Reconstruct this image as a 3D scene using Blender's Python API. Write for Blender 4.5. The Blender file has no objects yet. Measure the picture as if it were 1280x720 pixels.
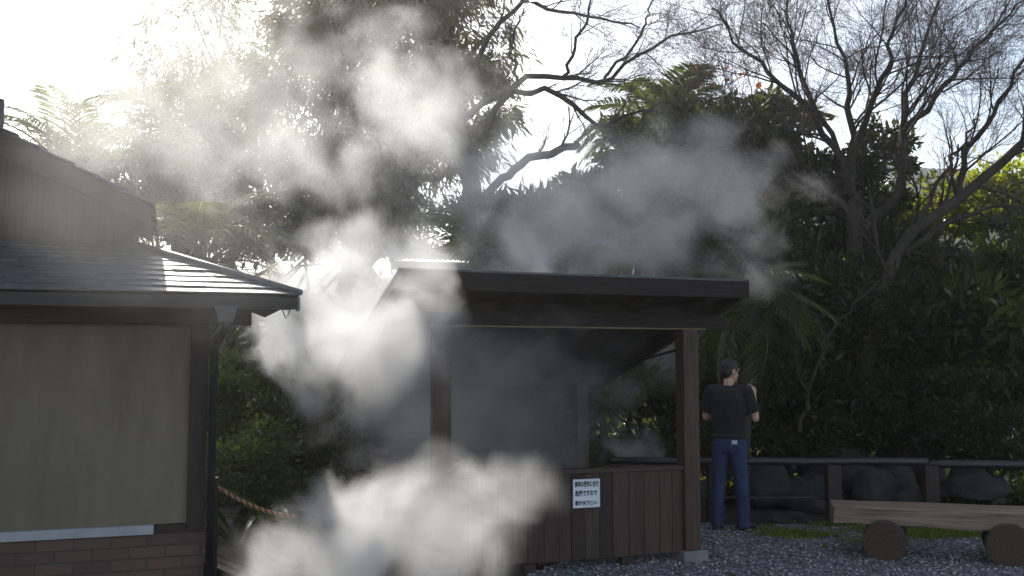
import bpy, bmesh, math, random
import numpy as np
from mathutils import Vector, Matrix, noise as mnoise

# ------------------------------------------------------------------ camera, world, sun, exposure
SC = bpy.context.scene
COL = SC.collection
R = math.radians
F = 1229.0                      # focal length in pixels of the 1280 px wide photograph
CAM_Z = 1.7
PITCH = math.atan(95.0 / F)
cam_d = bpy.data.cameras.new('camera')
cam_d.sensor_width = 36.0
cam_d.lens = 36.0 * F / 1280.0
cam_d.clip_end = 2000.0
cam_d.clip_start = 0.05
cam = bpy.data.objects.new('camera', cam_d)
COL.objects.link(cam)
cam.location = (0, 0, CAM_Z)
cam.rotation_euler = (R(90) + PITCH, 0, 0)
SC.camera = cam

def ray(px, py):
    a, b = (px - 640) / F, (360 - py) / F
    return Vector((a, math.cos(PITCH) - b * math.sin(PITCH), math.sin(PITCH) + b * math.cos(PITCH)))
def at(px, py, Y):
    d = ray(px, py)
    return Vector((0, 0, CAM_Z)) + d * (Y / d.y)

SUN_DIR = ray(100, -400).normalized()       # towards the sun, upper left and behind the trees
SUN_EL = math.asin(SUN_DIR.z)
SUN_AZ = math.atan2(SUN_DIR.x, SUN_DIR.y)
w = bpy.data.worlds.new('World')
SC.world = w
w.use_nodes = True
nt = w.node_tree
bg = nt.nodes['Background']
sky = nt.nodes.new('ShaderNodeTexSky')
sky.sky_type = 'NISHITA'
sky.sun_disc = False
sky.sun_elevation = SUN_EL
sky.sun_rotation = SUN_AZ
sky.air_density = 1.0
sky.dust_density = 1.2
tcw = nt.nodes.new('ShaderNodeTexCoord'); mpw = nt.nodes.new('ShaderNodeMapping'); nzw = nt.nodes.new('ShaderNodeTexNoise')
mpw.inputs['Scale'].default_value = (1, 1, 2.6)
nzw.inputs['Scale'].default_value = 2.2; nzw.inputs['Detail'].default_value = 7; nzw.inputs['Roughness'].default_value = 0.6
rmw = nt.nodes.new('ShaderNodeMapRange'); rmw.inputs[1].default_value = 0.34; rmw.inputs[2].default_value = 0.62; rmw.inputs[4].default_value = 0.6
mxw = nt.nodes.new('ShaderNodeMix'); mxw.data_type = 'RGBA'; bww = nt.nodes.new('ShaderNodeRGBToBW'); scw = nt.nodes.new('ShaderNodeVectorMath'); scw.operation = 'MULTIPLY'
scw.inputs[1].default_value = (1.75, 1.8, 1.9)
nt.links.new(sky.outputs[0], bww.inputs[0]); nt.links.new(bww.outputs[0], scw.inputs[0]); nt.links.new(scw.outputs[0], mxw.inputs[7])
nt.links.new(tcw.outputs['Generated'], mpw.inputs[0]); nt.links.new(mpw.outputs[0], nzw.inputs['Vector'])
nt.links.new(nzw.outputs['Fac'], rmw.inputs[0]); nt.links.new(rmw.outputs[0], mxw.inputs[0])
nt.links.new(sky.outputs[0], mxw.inputs[6]); nt.links.new(mxw.outputs[2], bg.inputs[0])
bg.inputs[1].default_value = 0.14
sl = bpy.data.lights.new('sun', 'SUN')
sl.energy = 5.0
sl.angle = R(0.53)
sl.color = (1.0, 0.94, 0.84)
so = bpy.data.objects.new('sun', sl)
COL.objects.link(so)
so.rotation_euler = SUN_DIR.to_track_quat('Z', 'Y').to_euler()
SC.view_settings.view_transform = 'Standard'
SC.view_settings.look = 'None'
SC.view_settings.gamma = 1.0
SC.view_settings.use_curve_mapping = False
SC.view_settings.exposure = 0.5
SC.cycles.volume_bounces = 4
SC.cycles.max_bounces = 8
SC.cycles.transparent_max_bounces = 16
SC.cycles.volume_max_steps = 256
SC.cycles.use_denoising = True
SC.cycles.sample_clamp_indirect = 6.0

# ------------------------------------------------------------------ helpers
def tag(o, label=None, cat=None, group=None, kind=None):
    if label: o['label'] = label
    if cat: o['category'] = cat
    if group: o['group'] = group
    if kind: o['kind'] = kind
    return o
def thing(name, label, cat, loc=(0, 0, 0), rotz=0.0, group=None):
    o = bpy.data.objects.new(name, None)
    COL.objects.link(o)
    o.location = loc
    o.rotation_euler = (0, 0, rotz)
    o.empty_display_size = 0.2
    return tag(o, label, cat, group)
def link(name, me, mat, parent=None, smooth=False):
    o = bpy.data.objects.new(name, me)
    COL.objects.link(o)
    if mat is not None: me.materials.append(mat)
    if parent is not None: o.parent = parent
    if smooth: me.polygons.foreach_set('use_smooth', [True] * len(me.polygons))
    return o
def np_mesh(name, V, Fc):
    """V (n,3) floats, Fc (m,k) ints, all faces with k corners"""
    me = bpy.data.meshes.new(name)
    V = np.asarray(V, dtype=np.float32); Fc = np.asarray(Fc, dtype=np.int32)
    m, k = Fc.shape
    me.vertices.add(len(V)); me.vertices.foreach_set('co', V.ravel())
    me.loops.add(m * k); me.loops.foreach_set('vertex_index', Fc.ravel())
    me.polygons.add(m); me.polygons.foreach_set('loop_start', np.arange(0, m * k, k, dtype=np.int32))
    me.update(calc_edges=True)
    me.validate()
    return me
class MB:
    def __init__(self): self.bm = bmesh.new()
    def box(self, x0, x1, y0, y1, z0, z1, bevel=0.0):
        vs = [self.bm.verts.new((x, y, z)) for x in (x0, x1) for y in (y0, y1) for z in (z0, z1)]
        idx = [(0, 1, 3, 2), (4, 6, 7, 5), (0, 4, 5, 1), (2, 3, 7, 6), (0, 2, 6, 4), (1, 5, 7, 3)]
        fs = [self.bm.faces.new([vs[i] for i in f]) for f in idx]
        if bevel:
            es = list({e for f in fs for e in f.edges})
            bmesh.ops.bevel(self.bm, geom=es, offset=bevel, segments=2, affect='EDGES', profile=0.6)
        return self
    def prism(self, poly, axis_vec, close=True):
        """extrude a 3D polygon along a vector"""
        a = [self.bm.verts.new(p) for p in poly]
        b = [self.bm.verts.new(Vector(p) + Vector(axis_vec)) for p in poly]
        n = len(poly)
        self.bm.faces.new(a); self.bm.faces.new(b[::-1])
        for i in range(n): self.bm.faces.new((a[i], b[i], b[(i + 1) % n], a[(i + 1) % n]))
        return self
    def tube(self, pts, radii, k=8, flat=1.0):
        V, Fc = tube_arrays([(pts, radii)], k, True)
        vs = [self.bm.verts.new(v) for v in V]
        for f in Fc:
            try: self.bm.faces.new([vs[i] for i in f])
            except ValueError: pass
        n = len(pts)
        for s in (0, (n - 1) * k):
            try: self.bm.faces.new([vs[s + i] for i in range(k)])
            except ValueError: pass
        return self
    def build(self, name, mat, parent=None, smooth=False):
        bmesh.ops.recalc_face_normals(self.bm, faces=self.bm.faces)
        me = bpy.data.meshes.new(name)
        self.bm.to_mesh(me); self.bm.free()
        return link(name, me, mat, parent, smooth)
def tube_arrays(lines, k=5, _=False):
    Vs, Fs, base = [], [], 0
    ang = np.linspace(0, 2 * math.pi, k, endpoint=False)
    ca, sa = np.cos(ang), np.sin(ang)
    for pts, radii in lines:
        P = np.array([tuple(p) for p in pts], dtype=float)
        n = len(P)
        if n < 2: continue
        T = np.gradient(P, axis=0)
        T /= np.linalg.norm(T, axis=1, keepdims=True) + 1e-9
        ref = np.array([0, 0, 1.0]) if abs(T[0, 2]) < 0.9 else np.array([1.0, 0, 0])
        A = np.cross(T, ref); A /= np.linalg.norm(A, axis=1, keepdims=True) + 1e-9
        B = np.cross(T, A)
        rr = np.array(radii, dtype=float)[:, None, None]
        ring = P[:, None, :] + rr * (A[:, None, :] * ca[None, :, None] + B[:, None, :] * sa[None, :, None])
        Vs.append(ring.reshape(-1, 3))
        i = np.arange(n - 1)[:, None] * k; j = np.arange(k)[None, :]; j2 = (j + 1) % k
        q = np.stack([i + j, i + j2, i + k + j2, i + k + j], -1).reshape(-1, 4) + base
        Fs.append(q); base += n * k
    return np.concatenate(Vs), np.concatenate(Fs)
def tubes(name, lines, mat, parent=None, k=5):
    V, Fc = tube_arrays(lines, k)
    return link(name, np_mesh(name, V, Fc), mat, parent, True)

# ------------------------------------------------------------------ materials
def nodes_of(m):
    m.use_nodes = True
    return m.node_tree, m.node_tree.nodes['Principled BSDF']
def N(nt, t, **kw):
    n = nt.nodes.new(t)
    for k, v in kw.items(): setattr(n, k, v)
    return n
def ramp(nt, fac, stops):
    r = N(nt, 'ShaderNodeValToRGB')
    el = r.color_ramp.elements
    while len(el) < len(stops): el.new(0.5)
    for e, (p, c) in zip(el, stops):
        e.position = p; e.color = (*c, 1)
    nt.links.new(fac, r.inputs[0])
    return r.outputs[0]
def surf(name, c0, c1, scale=4.0, rough=0.8, bump=0.3, bscale=None, stretch=(1, 1, 1), spec=0.4, detail=6, dist=0.01, metallic=0.0):
    m = bpy.data.materials.new(name)
    nt, p = nodes_of(m)
    tc = N(nt, 'ShaderNodeTexCoord'); mp = N(nt, 'ShaderNodeMapping')
    mp.inputs['Scale'].default_value = stretch
    nt.links.new(tc.outputs['Object'], mp.inputs[0])
    n1 = N(nt, 'ShaderNodeTexNoise'); n1.inputs['Scale'].default_value = scale; n1.inputs['Detail'].default_value = detail
    n1.inputs['Roughness'].default_value = 0.65
    nt.links.new(mp.outputs[0], n1.inputs['Vector'])
    nt.links.new(ramp(nt, n1.outputs['Fac'], [(0.3, c0), (0.7, c1)]), p.inputs['Base Color'])
    n2 = N(nt, 'ShaderNodeTexNoise'); n2.inputs['Scale'].default_value = bscale or scale * 4; n2.inputs['Detail'].default_value = 5
    nt.links.new(mp.outputs[0], n2.inputs['Vector'])
    b = N(nt, 'ShaderNodeBump'); b.inputs['Strength'].default_value = bump; b.inputs['Distance'].default_value = dist
    nt.links.new(n2.outputs['Fac'], b.inputs['Height']); nt.links.new(b.outputs[0], p.inputs['Normal'])
    p.inputs['Roughness'].default_value = rough
    p.inputs['Specular IOR Level'].default_value = spec
    p.inputs['Metallic'].default_value = metallic
    return m
def leaf_mat(name, c0, c1, trans=0.4, rough=0.4, tc=None):
    m = bpy.data.materials.new(name)
    nt, p = nodes_of(m)
    g = N(nt, 'ShaderNodeNewGeometry')
    col = ramp(nt, g.outputs['Random Per Island'], [(0.0, c0), (1.0, c1)])
    nt.links.new(col, p.inputs['Base Color'])
    p.inputs['Roughness'].default_value = rough
    p.inputs['Specular IOR Level'].default_value = 0.5
    t = N(nt, 'ShaderNodeBsdfTranslucent')
    mixc = N(nt, 'ShaderNodeMix'); mixc.data_type = 'RGBA'; mixc.inputs[0].default_value = 0.55
    nt.links.new(col, mixc.inputs[6]); mixc.inputs[7].default_value = (*(tc or (0.30, 0.36, 0.04)), 1)
    nt.links.new(mixc.outputs[2], t.inputs[0])
    ms = N(nt, 'ShaderNodeMixShader'); ms.inputs[0].default_value = trans
    nt.links.new(p.outputs[0], ms.inputs[1]); nt.links.new(t.outputs[0], ms.inputs[2])
    nt.links.new(ms.outputs[0], nt.nodes['Material Output'].inputs['Surface'])
    return m
M = {}
M['soil'] = surf('dark_soil', (0.014, 0.011, 0.008), (0.04, 0.032, 0.022), 3.0, 0.95, 0.8, 30, dist=0.03)
M['gravel'] = surf('gravel_sheet', (0.09, 0.10, 0.11), (0.21, 0.225, 0.24), 55, 0.9, 1.0, 60, dist=0.02)
M['pebble'] = surf('pebble', (0.10, 0.11, 0.125), (0.27, 0.285, 0.30), 4.0, 0.85, 0.2)
M['plaster'] = surf('olive_plaster', (0.125, 0.105, 0.076), (0.205, 0.172, 0.122), 2.2, 0.9, 0.4, 90, (1.6, 1.6, 0.35), dist=0.006, detail=9)
M['dark_wood'] = surf('dark_wood', (0.018, 0.012, 0.010), (0.045, 0.030, 0.024), 5, 0.7, 0.4, 12, (8, 8, 0.6), dist=0.004)
M['dark_wood_h'] = surf('dark_wood_long', (0.018, 0.012, 0.010), (0.045, 0.030, 0.024), 5, 0.7, 0.4, 12, (0.6, 8, 8), dist=0.004)
M['black_wood'] = surf('blackened_wood', (0.013, 0.010, 0.010), (0.034, 0.025, 0.022), 5, 0.8, 0.4, 12, (0.6, 8, 8), dist=0.004, spec=0.25)
M['red_wood'] = surf('red_brown_wood', (0.032, 0.020, 0.015), (0.085, 0.052, 0.038), 4, 0.65, 0.5, 10, (9, 9, 0.7), dist=0.004)
M['red_wood_h'] = surf('red_brown_wood_long', (0.030, 0.018, 0.014), (0.075, 0.045, 0.034), 4, 0.65, 0.5, 10, (0.7, 9, 9), dist=0.004)
M['bench_wood'] = surf('bench_wood', (0.095, 0.062, 0.043), (0.30, 0.21, 0.15), 3.5, 0.55, 0.5, 9, (0.6, 10, 10), dist=0.005)
M['bark'] = surf('bark', (0.022, 0.018, 0.014), (0.075, 0.062, 0.048), 6, 0.95, 0.8, 18, (1, 1, 0.4), dist=0.02)
M['log_end'] = surf('log_end', (0.07, 0.040, 0.022), (0.13, 0.075, 0.045), 7, 0.8, 0.4, 20, dist=0.005)
def ring_mat(m):
    nt = m.node_tree; p = nt.nodes['Principled BSDF']
    tc = N(nt, 'ShaderNodeTexCoord'); mp = N(nt, 'ShaderNodeMapping'); mp.inputs['Location'].default_value = (-0.53, 0, -0.47)
    wv = N(nt, 'ShaderNodeTexWave'); wv.wave_type = 'RINGS'; wv.rings_direction = 'Y'
    wv.inputs['Scale'].default_value = 5.5; wv.inputs['Distortion'].default_value = 7.0; wv.inputs['Detail'].default_value = 3; wv.inputs['Detail Scale'].default_value = 1.5
    nt.links.new(tc.outputs['Generated'], mp.inputs[0]); nt.links.new(mp.outputs[0], wv.inputs['Vector'])
    nt.links.new(ramp(nt, wv.outputs['Fac'], [(0.1, (0.042, 0.027, 0.018)), (0.8, (0.075, 0.048, 0.032))]), p.inputs['Base Color'])
ring_mat(M['log_end'])
M['twig'] = surf('twig_bark', (0.07, 0.055, 0.05), (0.15, 0.12, 0.11), 6, 0.85, 0.2)
M['lit_edge_tint'] = surf('lit_edge_tint', (0.14, 0.11, 0.045), (0.2, 0.16, 0.06), 5, 0.6, 0.1)  # pale yellow colour standing in for sunlight on the beam's edge
M['stone'] = surf('grey_stone', (0.10, 0.105, 0.11), (0.24, 0.24, 0.235), 3, 0.85, 0.6, 14, dist=0.02)
M['rock'] = surf('mossy_rock', (0.012, 0.014, 0.012), (0.05, 0.05, 0.046), 3, 0.9, 0.8, 10, dist=0.03)
M['sill'] = surf('sill_stone', (0.28, 0.29, 0.31), (0.40, 0.41, 0.43), 4, 0.8, 0.2)
M['dark_metal'] = surf('dark_metal', (0.010, 0.011, 0.014), (0.022, 0.024, 0.03), 4, 0.35, 0.1, spec=0.6)
M['roof_tile'] = surf('slate_tile', (0.055, 0.058, 0.065), (0.115, 0.12, 0.13), 9, 0.5, 0.4, 30, spec=0.5, dist=0.006)
M['tin'] = surf('corrugated_tin', (0.25, 0.26, 0.26), (0.42, 0.43, 0.42), 3, 0.45, 0.1, metallic=0.3)
M['grey_wall'] = surf('grey_wall', (0.10, 0.095, 0.085), (0.15, 0.14, 0.12), 2, 0.9, 0.2)
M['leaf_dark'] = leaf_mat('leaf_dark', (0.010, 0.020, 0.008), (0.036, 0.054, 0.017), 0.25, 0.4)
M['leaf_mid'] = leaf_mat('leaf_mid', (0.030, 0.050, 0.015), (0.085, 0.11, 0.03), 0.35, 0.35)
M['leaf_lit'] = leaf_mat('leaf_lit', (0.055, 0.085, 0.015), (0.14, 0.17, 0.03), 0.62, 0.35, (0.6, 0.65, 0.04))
M['leaf_olive'] = leaf_mat('leaf_olive', (0.040, 0.044, 0.018), (0.10, 0.095, 0.04), 0.4, 0.35, (0.35, 0.30, 0.08))
M['palm_leaf'] = leaf_mat('palm_leaf', (0.045, 0.065, 0.018), (0.10, 0.12, 0.035), 0.35, 0.3)
M['autumn_leaf'] = leaf_mat('autumn_leaf', (0.45, 0.11, 0.03), (0.5, 0.2, 0.05), 0.5, 0.5, (0.7, 0.2, 0.04))
M['moss'] = leaf_mat('moss_green', (0.06, 0.09, 0.012), (0.20, 0.26, 0.028), 0.35, 0.6, (0.35, 0.5, 0.03))
M['paper'] = surf('white_sign_board', (0.66, 0.70, 0.74), (0.72, 0.76, 0.80), 3, 0.6, 0.02)
M['ink'] = surf('navy_ink', (0.015, 0.018, 0.04), (0.02, 0.025, 0.05), 3, 0.6, 0.02)
M['rope_a'] = surf('rope_red', (0.25, 0.045, 0.03), (0.40, 0.09, 0.06), 40, 0.9, 0.5)
M['rope_b'] = surf('rope_straw', (0.35, 0.26, 0.14), (0.50, 0.40, 0.24), 40, 0.9, 0.5)
M['skin'] = surf('skin', (0.46, 0.28, 0.21), (0.54, 0.34, 0.26), 8, 0.55, 0.05)
M['hair'] = surf('dark_hair', (0.012, 0.009, 0.008), (0.035, 0.026, 0.022), 30, 0.55, 0.8, 60, (1, 1, 0.3), dist=0.006)
M['tee'] = surf('black_cotton', (0.010, 0.010, 0.012), (0.020, 0.020, 0.023), 6, 0.9, 0.9, 11, (1, 1, 0.6), dist=0.03)
M['denim'] = surf('blue_denim', (0.014, 0.024, 0.066), (0.042, 0.062, 0.140), 7, 0.9, 0.8, 14, (1, 1, 0.7), dist=0.02)
M['shoe'] = surf('black_leather', (0.008, 0.008, 0.009), (0.016, 0.015, 0.016), 6, 0.5, 0.1)
M['white_patch'] = surf('pale_patch', (0.5, 0.5, 0.52), (0.62, 0.62, 0.64), 20, 0.8, 0.1)
M['hill'] = surf('far_wood', (0.028, 0.042, 0.028), (0.07, 0.085, 0.05), 0.12, 0.95, 1.0, 0.5, dist=2.0)
def per_board(m):
    nt = m.node_tree; p = nt.nodes['Principled BSDF']
    src = p.inputs['Base Color'].links[0].from_socket
    g = N(nt, 'ShaderNodeNewGeometry'); mr = N(nt, 'ShaderNodeMapRange'); hs = N(nt, 'ShaderNodeHueSaturation')
    mr.inputs[3].default_value = 0.45; mr.inputs[4].default_value = 1.45
    nt.links.new(g.outputs['Random Per Island'], mr.inputs[0]); nt.links.new(mr.outputs[0], hs.inputs['Value'])
    nt.links.new(src, hs.inputs['Color']); nt.links.new(hs.outputs[0], p.inputs['Base Color'])
per_board(M['red_wood'])
def brick_mat():
    m = bpy.data.materials.new('brick_tiles')
    nt, p = nodes_of(m)
    tc = N(nt, 'ShaderNodeTexCoord'); sx = N(nt, 'ShaderNodeSeparateXYZ'); cx = N(nt, 'ShaderNodeCombineXYZ')
    nt.links.new(tc.outputs['Object'], sx.inputs[0])
    nt.links.new(sx.outputs['X'], cx.inputs['X']); nt.links.new(sx.outputs['Z'], cx.inputs['Y'])
    b = N(nt, 'ShaderNodeTexBrick')
    nt.links.new(cx.outputs[0], b.inputs['Vector'])
    b.inputs['Color1'].default_value = (0.115, 0.066, 0.05, 1); b.inputs['Color2'].default_value = (0.075, 0.045, 0.036, 1)
    b.inputs['Mortar'].default_value = (0.05, 0.04, 0.036, 1)
    b.inputs['Scale'].default_value = 1.0; b.inputs['Mortar Size'].default_value = 0.006
    b.inputs['Brick Width'].default_value = 0.24; b.inputs['Row Height'].default_value = 0.082
    nt.links.new(b.outputs['Color'], p.inputs['Base Color'])
    bp = N(nt, 'ShaderNodeBump'); bp.invert = True; bp.inputs['Strength'].default_value = 0.8; bp.inputs['Distance'].default_value = 0.006
    nt.links.new(b.outputs['Fac'], bp.inputs['Height']); nt.links.new(bp.outputs[0], p.inputs['Normal'])
    p.inputs['Roughness'].default_value = 0.75
    return m
M['brick'] = brick_mat()

# ------------------------------------------------------------------ plants: generators
def leaves(name, pts, dirs, length, width, mat, parent=None, seed=1, var=0.35):
    """one pointed leaf (a folded diamond) per point; dirs = growth directions"""
    rng = np.random.default_rng(seed)
    n = len(pts)
    d = dirs / (np.linalg.norm(dirs, axis=1, keepdims=True) + 1e-9)
    rv = rng.normal(size=(n, 3))
    s = np.cross(d, rv); s /= np.linalg.norm(s, axis=1, keepdims=True) + 1e-9
    u = np.cross(s, d)
    sc = (1 + var * rng.normal(size=(n, 1))).clip(0.4, 1.9)
    L, W = length * sc, width * sc
    p0 = pts
    p1 = pts + d * L * 0.45 + s * W * 0.5 + u * W * 0.18
    p2 = pts + d * L - u * L * 0.12
    p3 = pts + d * L * 0.45 - s * W * 0.5 + u * W * 0.18
    V = np.stack([p0, p1, p2, p3], 1).reshape(-1, 3)
    Fc = np.arange(n * 4).reshape(n, 4)
    return link(name, np_mesh(name, V, Fc), mat, parent)
def crown_points(blobs, n, rng, clumps=26, clump_r=0.28, shell=0.55):
    """leaf positions gathered in uneven clumps through some ellipsoids"""
    tot = sum(b[1][0] * b[1][2] for b in blobs)
    P, D = [], []
    for c, r in blobs:
        c = np.array(tuple(c)); r = np.array(tuple(r), dtype=float)
        k = max(4, int(clumps * r[0] * r[2] / tot * len(blobs)))
        m = int(n * r[0] * r[2] / tot)
        dv = rng.normal(size=(k, 3)); dv /= np.linalg.norm(dv, axis=1, keepdims=True)
        rad = shell + (1.0 - shell) * rng.random((k, 1)) ** 0.7
        cc = dv * rad
        sz = clump_r * (0.5 + rng.random(k))
        wgt = sz ** 2; wgt /= wgt.sum()
        idx = rng.choice(k, m, p=wgt)
        off = rng.normal(size=(m, 3)) * np.array([1, 1, 0.62]) * sz[idx, None] * 0.62
        p = cc[idx] + off
        P.append(c + p * r)
        D.append(off / (np.linalg.norm(off, axis=1, keepdims=True) + 1e-6) * 0.7 + dv[idx] * 0.4 + rng.normal(size=(m, 3)) * 0.5)
    return np.concatenate(P), np.concatenate(D)
def wander(a, b, n, rng, amp):
    a, b = np.array(tuple(a)), np.array(tuple(b))
    t = np.linspace(0, 1, n)[:, None]
    L = np.linalg.norm(b - a)
    off = np.cumsum(rng.normal(size=(n, 3)) * amp * L / n, axis=0)
    off -= off[0]; off -= t * off[-1]
    return a + (b - a) * t + off
def leafy_tree(name, label, base, blobs, n, llen, lwid, mat, trunk_r, seed, group=None, cat='tree', clumps=26, clump_r=0.28, droop=0.0, shell=0.55, limbs=None):
    rng = np.random.default_rng(seed)
    base = Vector(base)
    t = thing(name, label, cat, base, 0, group)
    lb = [((Vector(c) - base), r) for c, r in blobs]
    P, D = crown_points(lb, n, rng, clumps, clump_r, shell)
    D[:, 2] -= droop
    leaves('crown', P, D, llen, lwid, mat, t, seed)
    top = Vector(sum((Vector(c) for c, r in lb), Vector()) / len(lb))
    lines = []
    tr = wander((0, 0, -0.1), top, 10, rng, 0.5)
    lines.append((tr, np.linspace(trunk_r, trunk_r * 0.35, 10)))
    tubes('trunk', lines, M['bark'], t, 9)
    br = []
    for c, r in lb:
        for q in range(limbs or 5):
            d = rng.normal(size=3); d /= np.linalg.norm(d)
            e = np.array(tuple(c)) + d * np.array(tuple(r)) * 0.8
            s = tr[rng.integers(4, 9)]
            br.append((wander(s, e, 9, rng, 0.6), np.linspace(trunk_r * 0.35, trunk_r * 0.05, 9)))
    tubes('branches', br, M['bark'], t, 5)
    return t
def frond_mesh(name, L, nleaf, leaflet, droop, seed, wid=0.02):
    rng = np.random.default_rng(seed)
    n = 14
    s = np.linspace(0, 1, n)
    x = L * (s - 0.12 * droop * s ** 3); z = L * (0.55 * s - (0.45 + droop) * s ** 2.2)
    P = np.stack([x, np.zeros(n), z], 1)
    V, Fc = tube_arrays([(P, np.linspace(0.022, 0.004, n) * L / 1.5)], 3)
    V = list(V); Fc = list(Fc)
    VV, FF = [np.array(V)], [np.array(Fc)]
    base = len(V)
    for k in range(nleaf):
        f = 0.12 + 0.86 * k / nleaf
        p = np.array([np.interp(f, s, x), 0, np.interp(f, s, z)])
        q = np.array([np.interp(min(1, f + 0.05), s, x), 0, np.interp(min(1, f + 0.05), s, z)])
        tdir = (q - p) / (np.linalg.norm(q - p) + 1e-6)
        ll = leaflet * L * (math.sin(math.pi * (0.12 + 0.83 * f)) ** 0.7) * (0.85 + 0.3 * rng.random())
        for sd in (-1, 1):
            d = tdir * (0.55 + 0.5 * f) + np.array([0, sd * 1.0, 0.35 - 0.5 * droop]) + rng.normal(size=3) * 0.09
            d /= np.linalg.norm(d)
            wv = np.cross(d, [0, 0, 1.0]); wv /= np.linalg.norm(wv) + 1e-6
            wv = wv * wid * L / 1.5
            m = p + d * ll * 0.5; e = p + d * ll + np.array([0, 0, -0.22 * ll])
            VV.append(np.array([p - wv * 0.4, p + wv * 0.4, m + wv, m - wv, e]))
            FF.append(np.array([[base, base + 1, base + 2, base + 3]]))
            FF.append(np.array([[base + 3, base + 2, base + 4, base + 4]]))
            base += 5
    V = np.concatenate(VV); Fq = np.concatenate(FF)
    me = bpy.data.meshes.new(name)
    me.from_pydata([tuple(v) for v in V], [], [tuple(dict.fromkeys(int(i) for i in f)) for f in Fq])
    me.update()
    return me
def palm(label, base, height, L, nf, seed, lean=(0, 0), droop=0.4, group=None, trunk_r=0.16, leaflet=0.32, mat=None, wid=0.02, zmin=-0.35):
    rng = np.random.default_rng(seed)
    t = thing('palm_tree', label, 'palm tree', base, 0, group)
    top = Vector((lean[0], lean[1], height))
    pts = [Vector((lean[0] * f ** 1.6, lean[1] * f ** 1.6, height * f)) for f in np.linspace(0, 1, 14)]
    rad = [trunk_r * (1.15 - 0.3 * f + (0.06 if i % 2 else 0)) for i, f in enumerate(np.linspace(0, 1, 14))]
    tubes('trunk', [(pts, rad)], M['bark'], t, 9)
    mes = [frond_mesh('frond', L, 34, leaflet, droop * (0.6 + 0.5 * q), seed + q, wid) for q in range(3)]
    for me in mes: me.materials.append(mat or M['palm_leaf'])
    for i in range(nf):
        o = bpy.data.objects.new('frond', mes[i % 3])
        COL.objects.link(o)
        o.parent = t
        f = i / nf
        az = i * 2.39996 + rng.normal() * 0.15
        el = R(75) * (1 - f) + zmin * 1.4 * f + rng.normal() * 0.1
        o.location = top + Vector((math.cos(az), math.sin(az), 0)) * trunk_r * 0.6 + Vector((0, 0, 0.1 - 0.25 * f))
        o.rotation_euler = (rng.normal() * 0.2, -(el - 0.35), az)
        s = 0.8 + 0.35 * rng.random()
        o.scale = (s, s, s)
    return t
def grow(start, d, length, r0, depth, out, rng, up=0.1, nchild=5, wob=0.22, ratio=0.62, spread=0.75):
    n = max(4, int(5 + depth * 1.5))
    P = [np.array(start, dtype=float)]
    d = np.array(d, dtype=float); d /= np.linalg.norm(d)
    for i in range(n - 1):
        d = d + rng.normal(size=3) * wob + np.array([0, 0, up])
        d /= np.linalg.norm(d)
        P.append(P[-1] + d * length / (n - 1))
    rr = np.linspace(r0, max(0.002, r0 * 0.35), n)
    out.setdefault(depth, []).append((P, rr))
    if depth <= 0: return
    for c in range(nchild):
        f = 0.25 + 0.75 * (c + rng.random()) / nchild
        i = min(n - 2, int(f * (n - 1)))
        dd = P[i + 1] - P[i]; dd /= np.linalg.norm(dd)
        side = rng.normal(size=3); side -= dd * side.dot(dd); side /= np.linalg.norm(side)
        nd = dd + side * spread * (0.6 + 0.7 * rng.random())
        grow(P[i], nd, length * ratio * (0.6 + 0.6 * rng.random()), rr[i] * 0.5, depth - 1, out, rng, up, nchild, wob, ratio, spread)
def limb_children(P, rr, out, rng, depth, nlimb, length, f0=0.3, **kw):
    P = np.array([tuple(p) for p in P])
    for c in range(nlimb):
        f = f0 + (1 - f0) * (c + rng.random()) / nlimb
        x = f * (len(P) - 1); i = min(len(P) - 2, int(x)); fr = x - i
        p = P[i] * (1 - fr) + P[i + 1] * fr
        dd = P[i + 1] - P[i]; dd /= np.linalg.norm(dd)
        side = rng.normal(size=3); side -= dd * side.dot(dd); side /= np.linalg.norm(side)
        grow(p, dd + side * 0.8, length * (0.6 + 0.6 * rng.random()), np.interp(x, range(len(P)), rr) * 0.42, depth, out, rng, **kw)
def smooth_path(P, n):
    P = np.array([tuple(p) for p in P]); m = len(P)
    t = np.linspace(0, m - 1, n); res = []
    for x in t:
        i = min(m - 2, int(x)); f = x - i
        p0, p1, p2, p3 = P[max(0, i - 1)], P[i], P[i + 1], P[min(m - 1, i + 2)]
        res.append(0.5 * ((2 * p1) + (-p0 + p2) * f + (2 * p0 - 5 * p1 + 4 * p2 - p3) * f ** 2 + (-p0 + 3 * p1 - 3 * p2 + p3) * f ** 3))
    return np.array(res)

# ------------------------------------------------------------------ the ground
def sheet(name, x0, x1, y0, y1, nx, ny, hf, mat):
    xs, ys = np.linspace(x0, x1, nx), np.linspace(y0, y1, ny)
    V = np.array([(x, y, hf(x, y)) for y in ys for x in xs])
    i = np.arange(ny - 1)[:, None] * nx + np.arange(nx - 1)[None, :]
    Fc = np.stack([i, i + 1, i + nx + 1, i + nx], -1).reshape(-1, 4)
    return tag(link(name, np_mesh(name, V, Fc), mat, None, True), kind='structure')
tag(link('ground', np_mesh('ground', [(-600, -300, 0), (600, -300, 0), (600, 900, 0), (-600, 900, 0)], [(0, 1, 2, 3)]), M['soil']), kind='structure')
def yard_poly():
    pts = [(-0.35, 3.0), (9.0, 3.0), (9.0, 9.4)]
    for i in range(26):
        x = 8.6 - i * 0.27
        pts.append((x, 10.55 + 0.16 * math.sin(i * 1.9) + 0.08 * math.sin(i * 4.3) - 0.04 * max(0, x - 3)))
    pts += [(1.3, 10.3), (0.4, 8.6), (-0.2, 7.4)]
    return pts
bmx = bmesh.new()
bmx.faces.new([bmx.verts.new((x, y, 0.004)) for x, y in yard_poly()])
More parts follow.
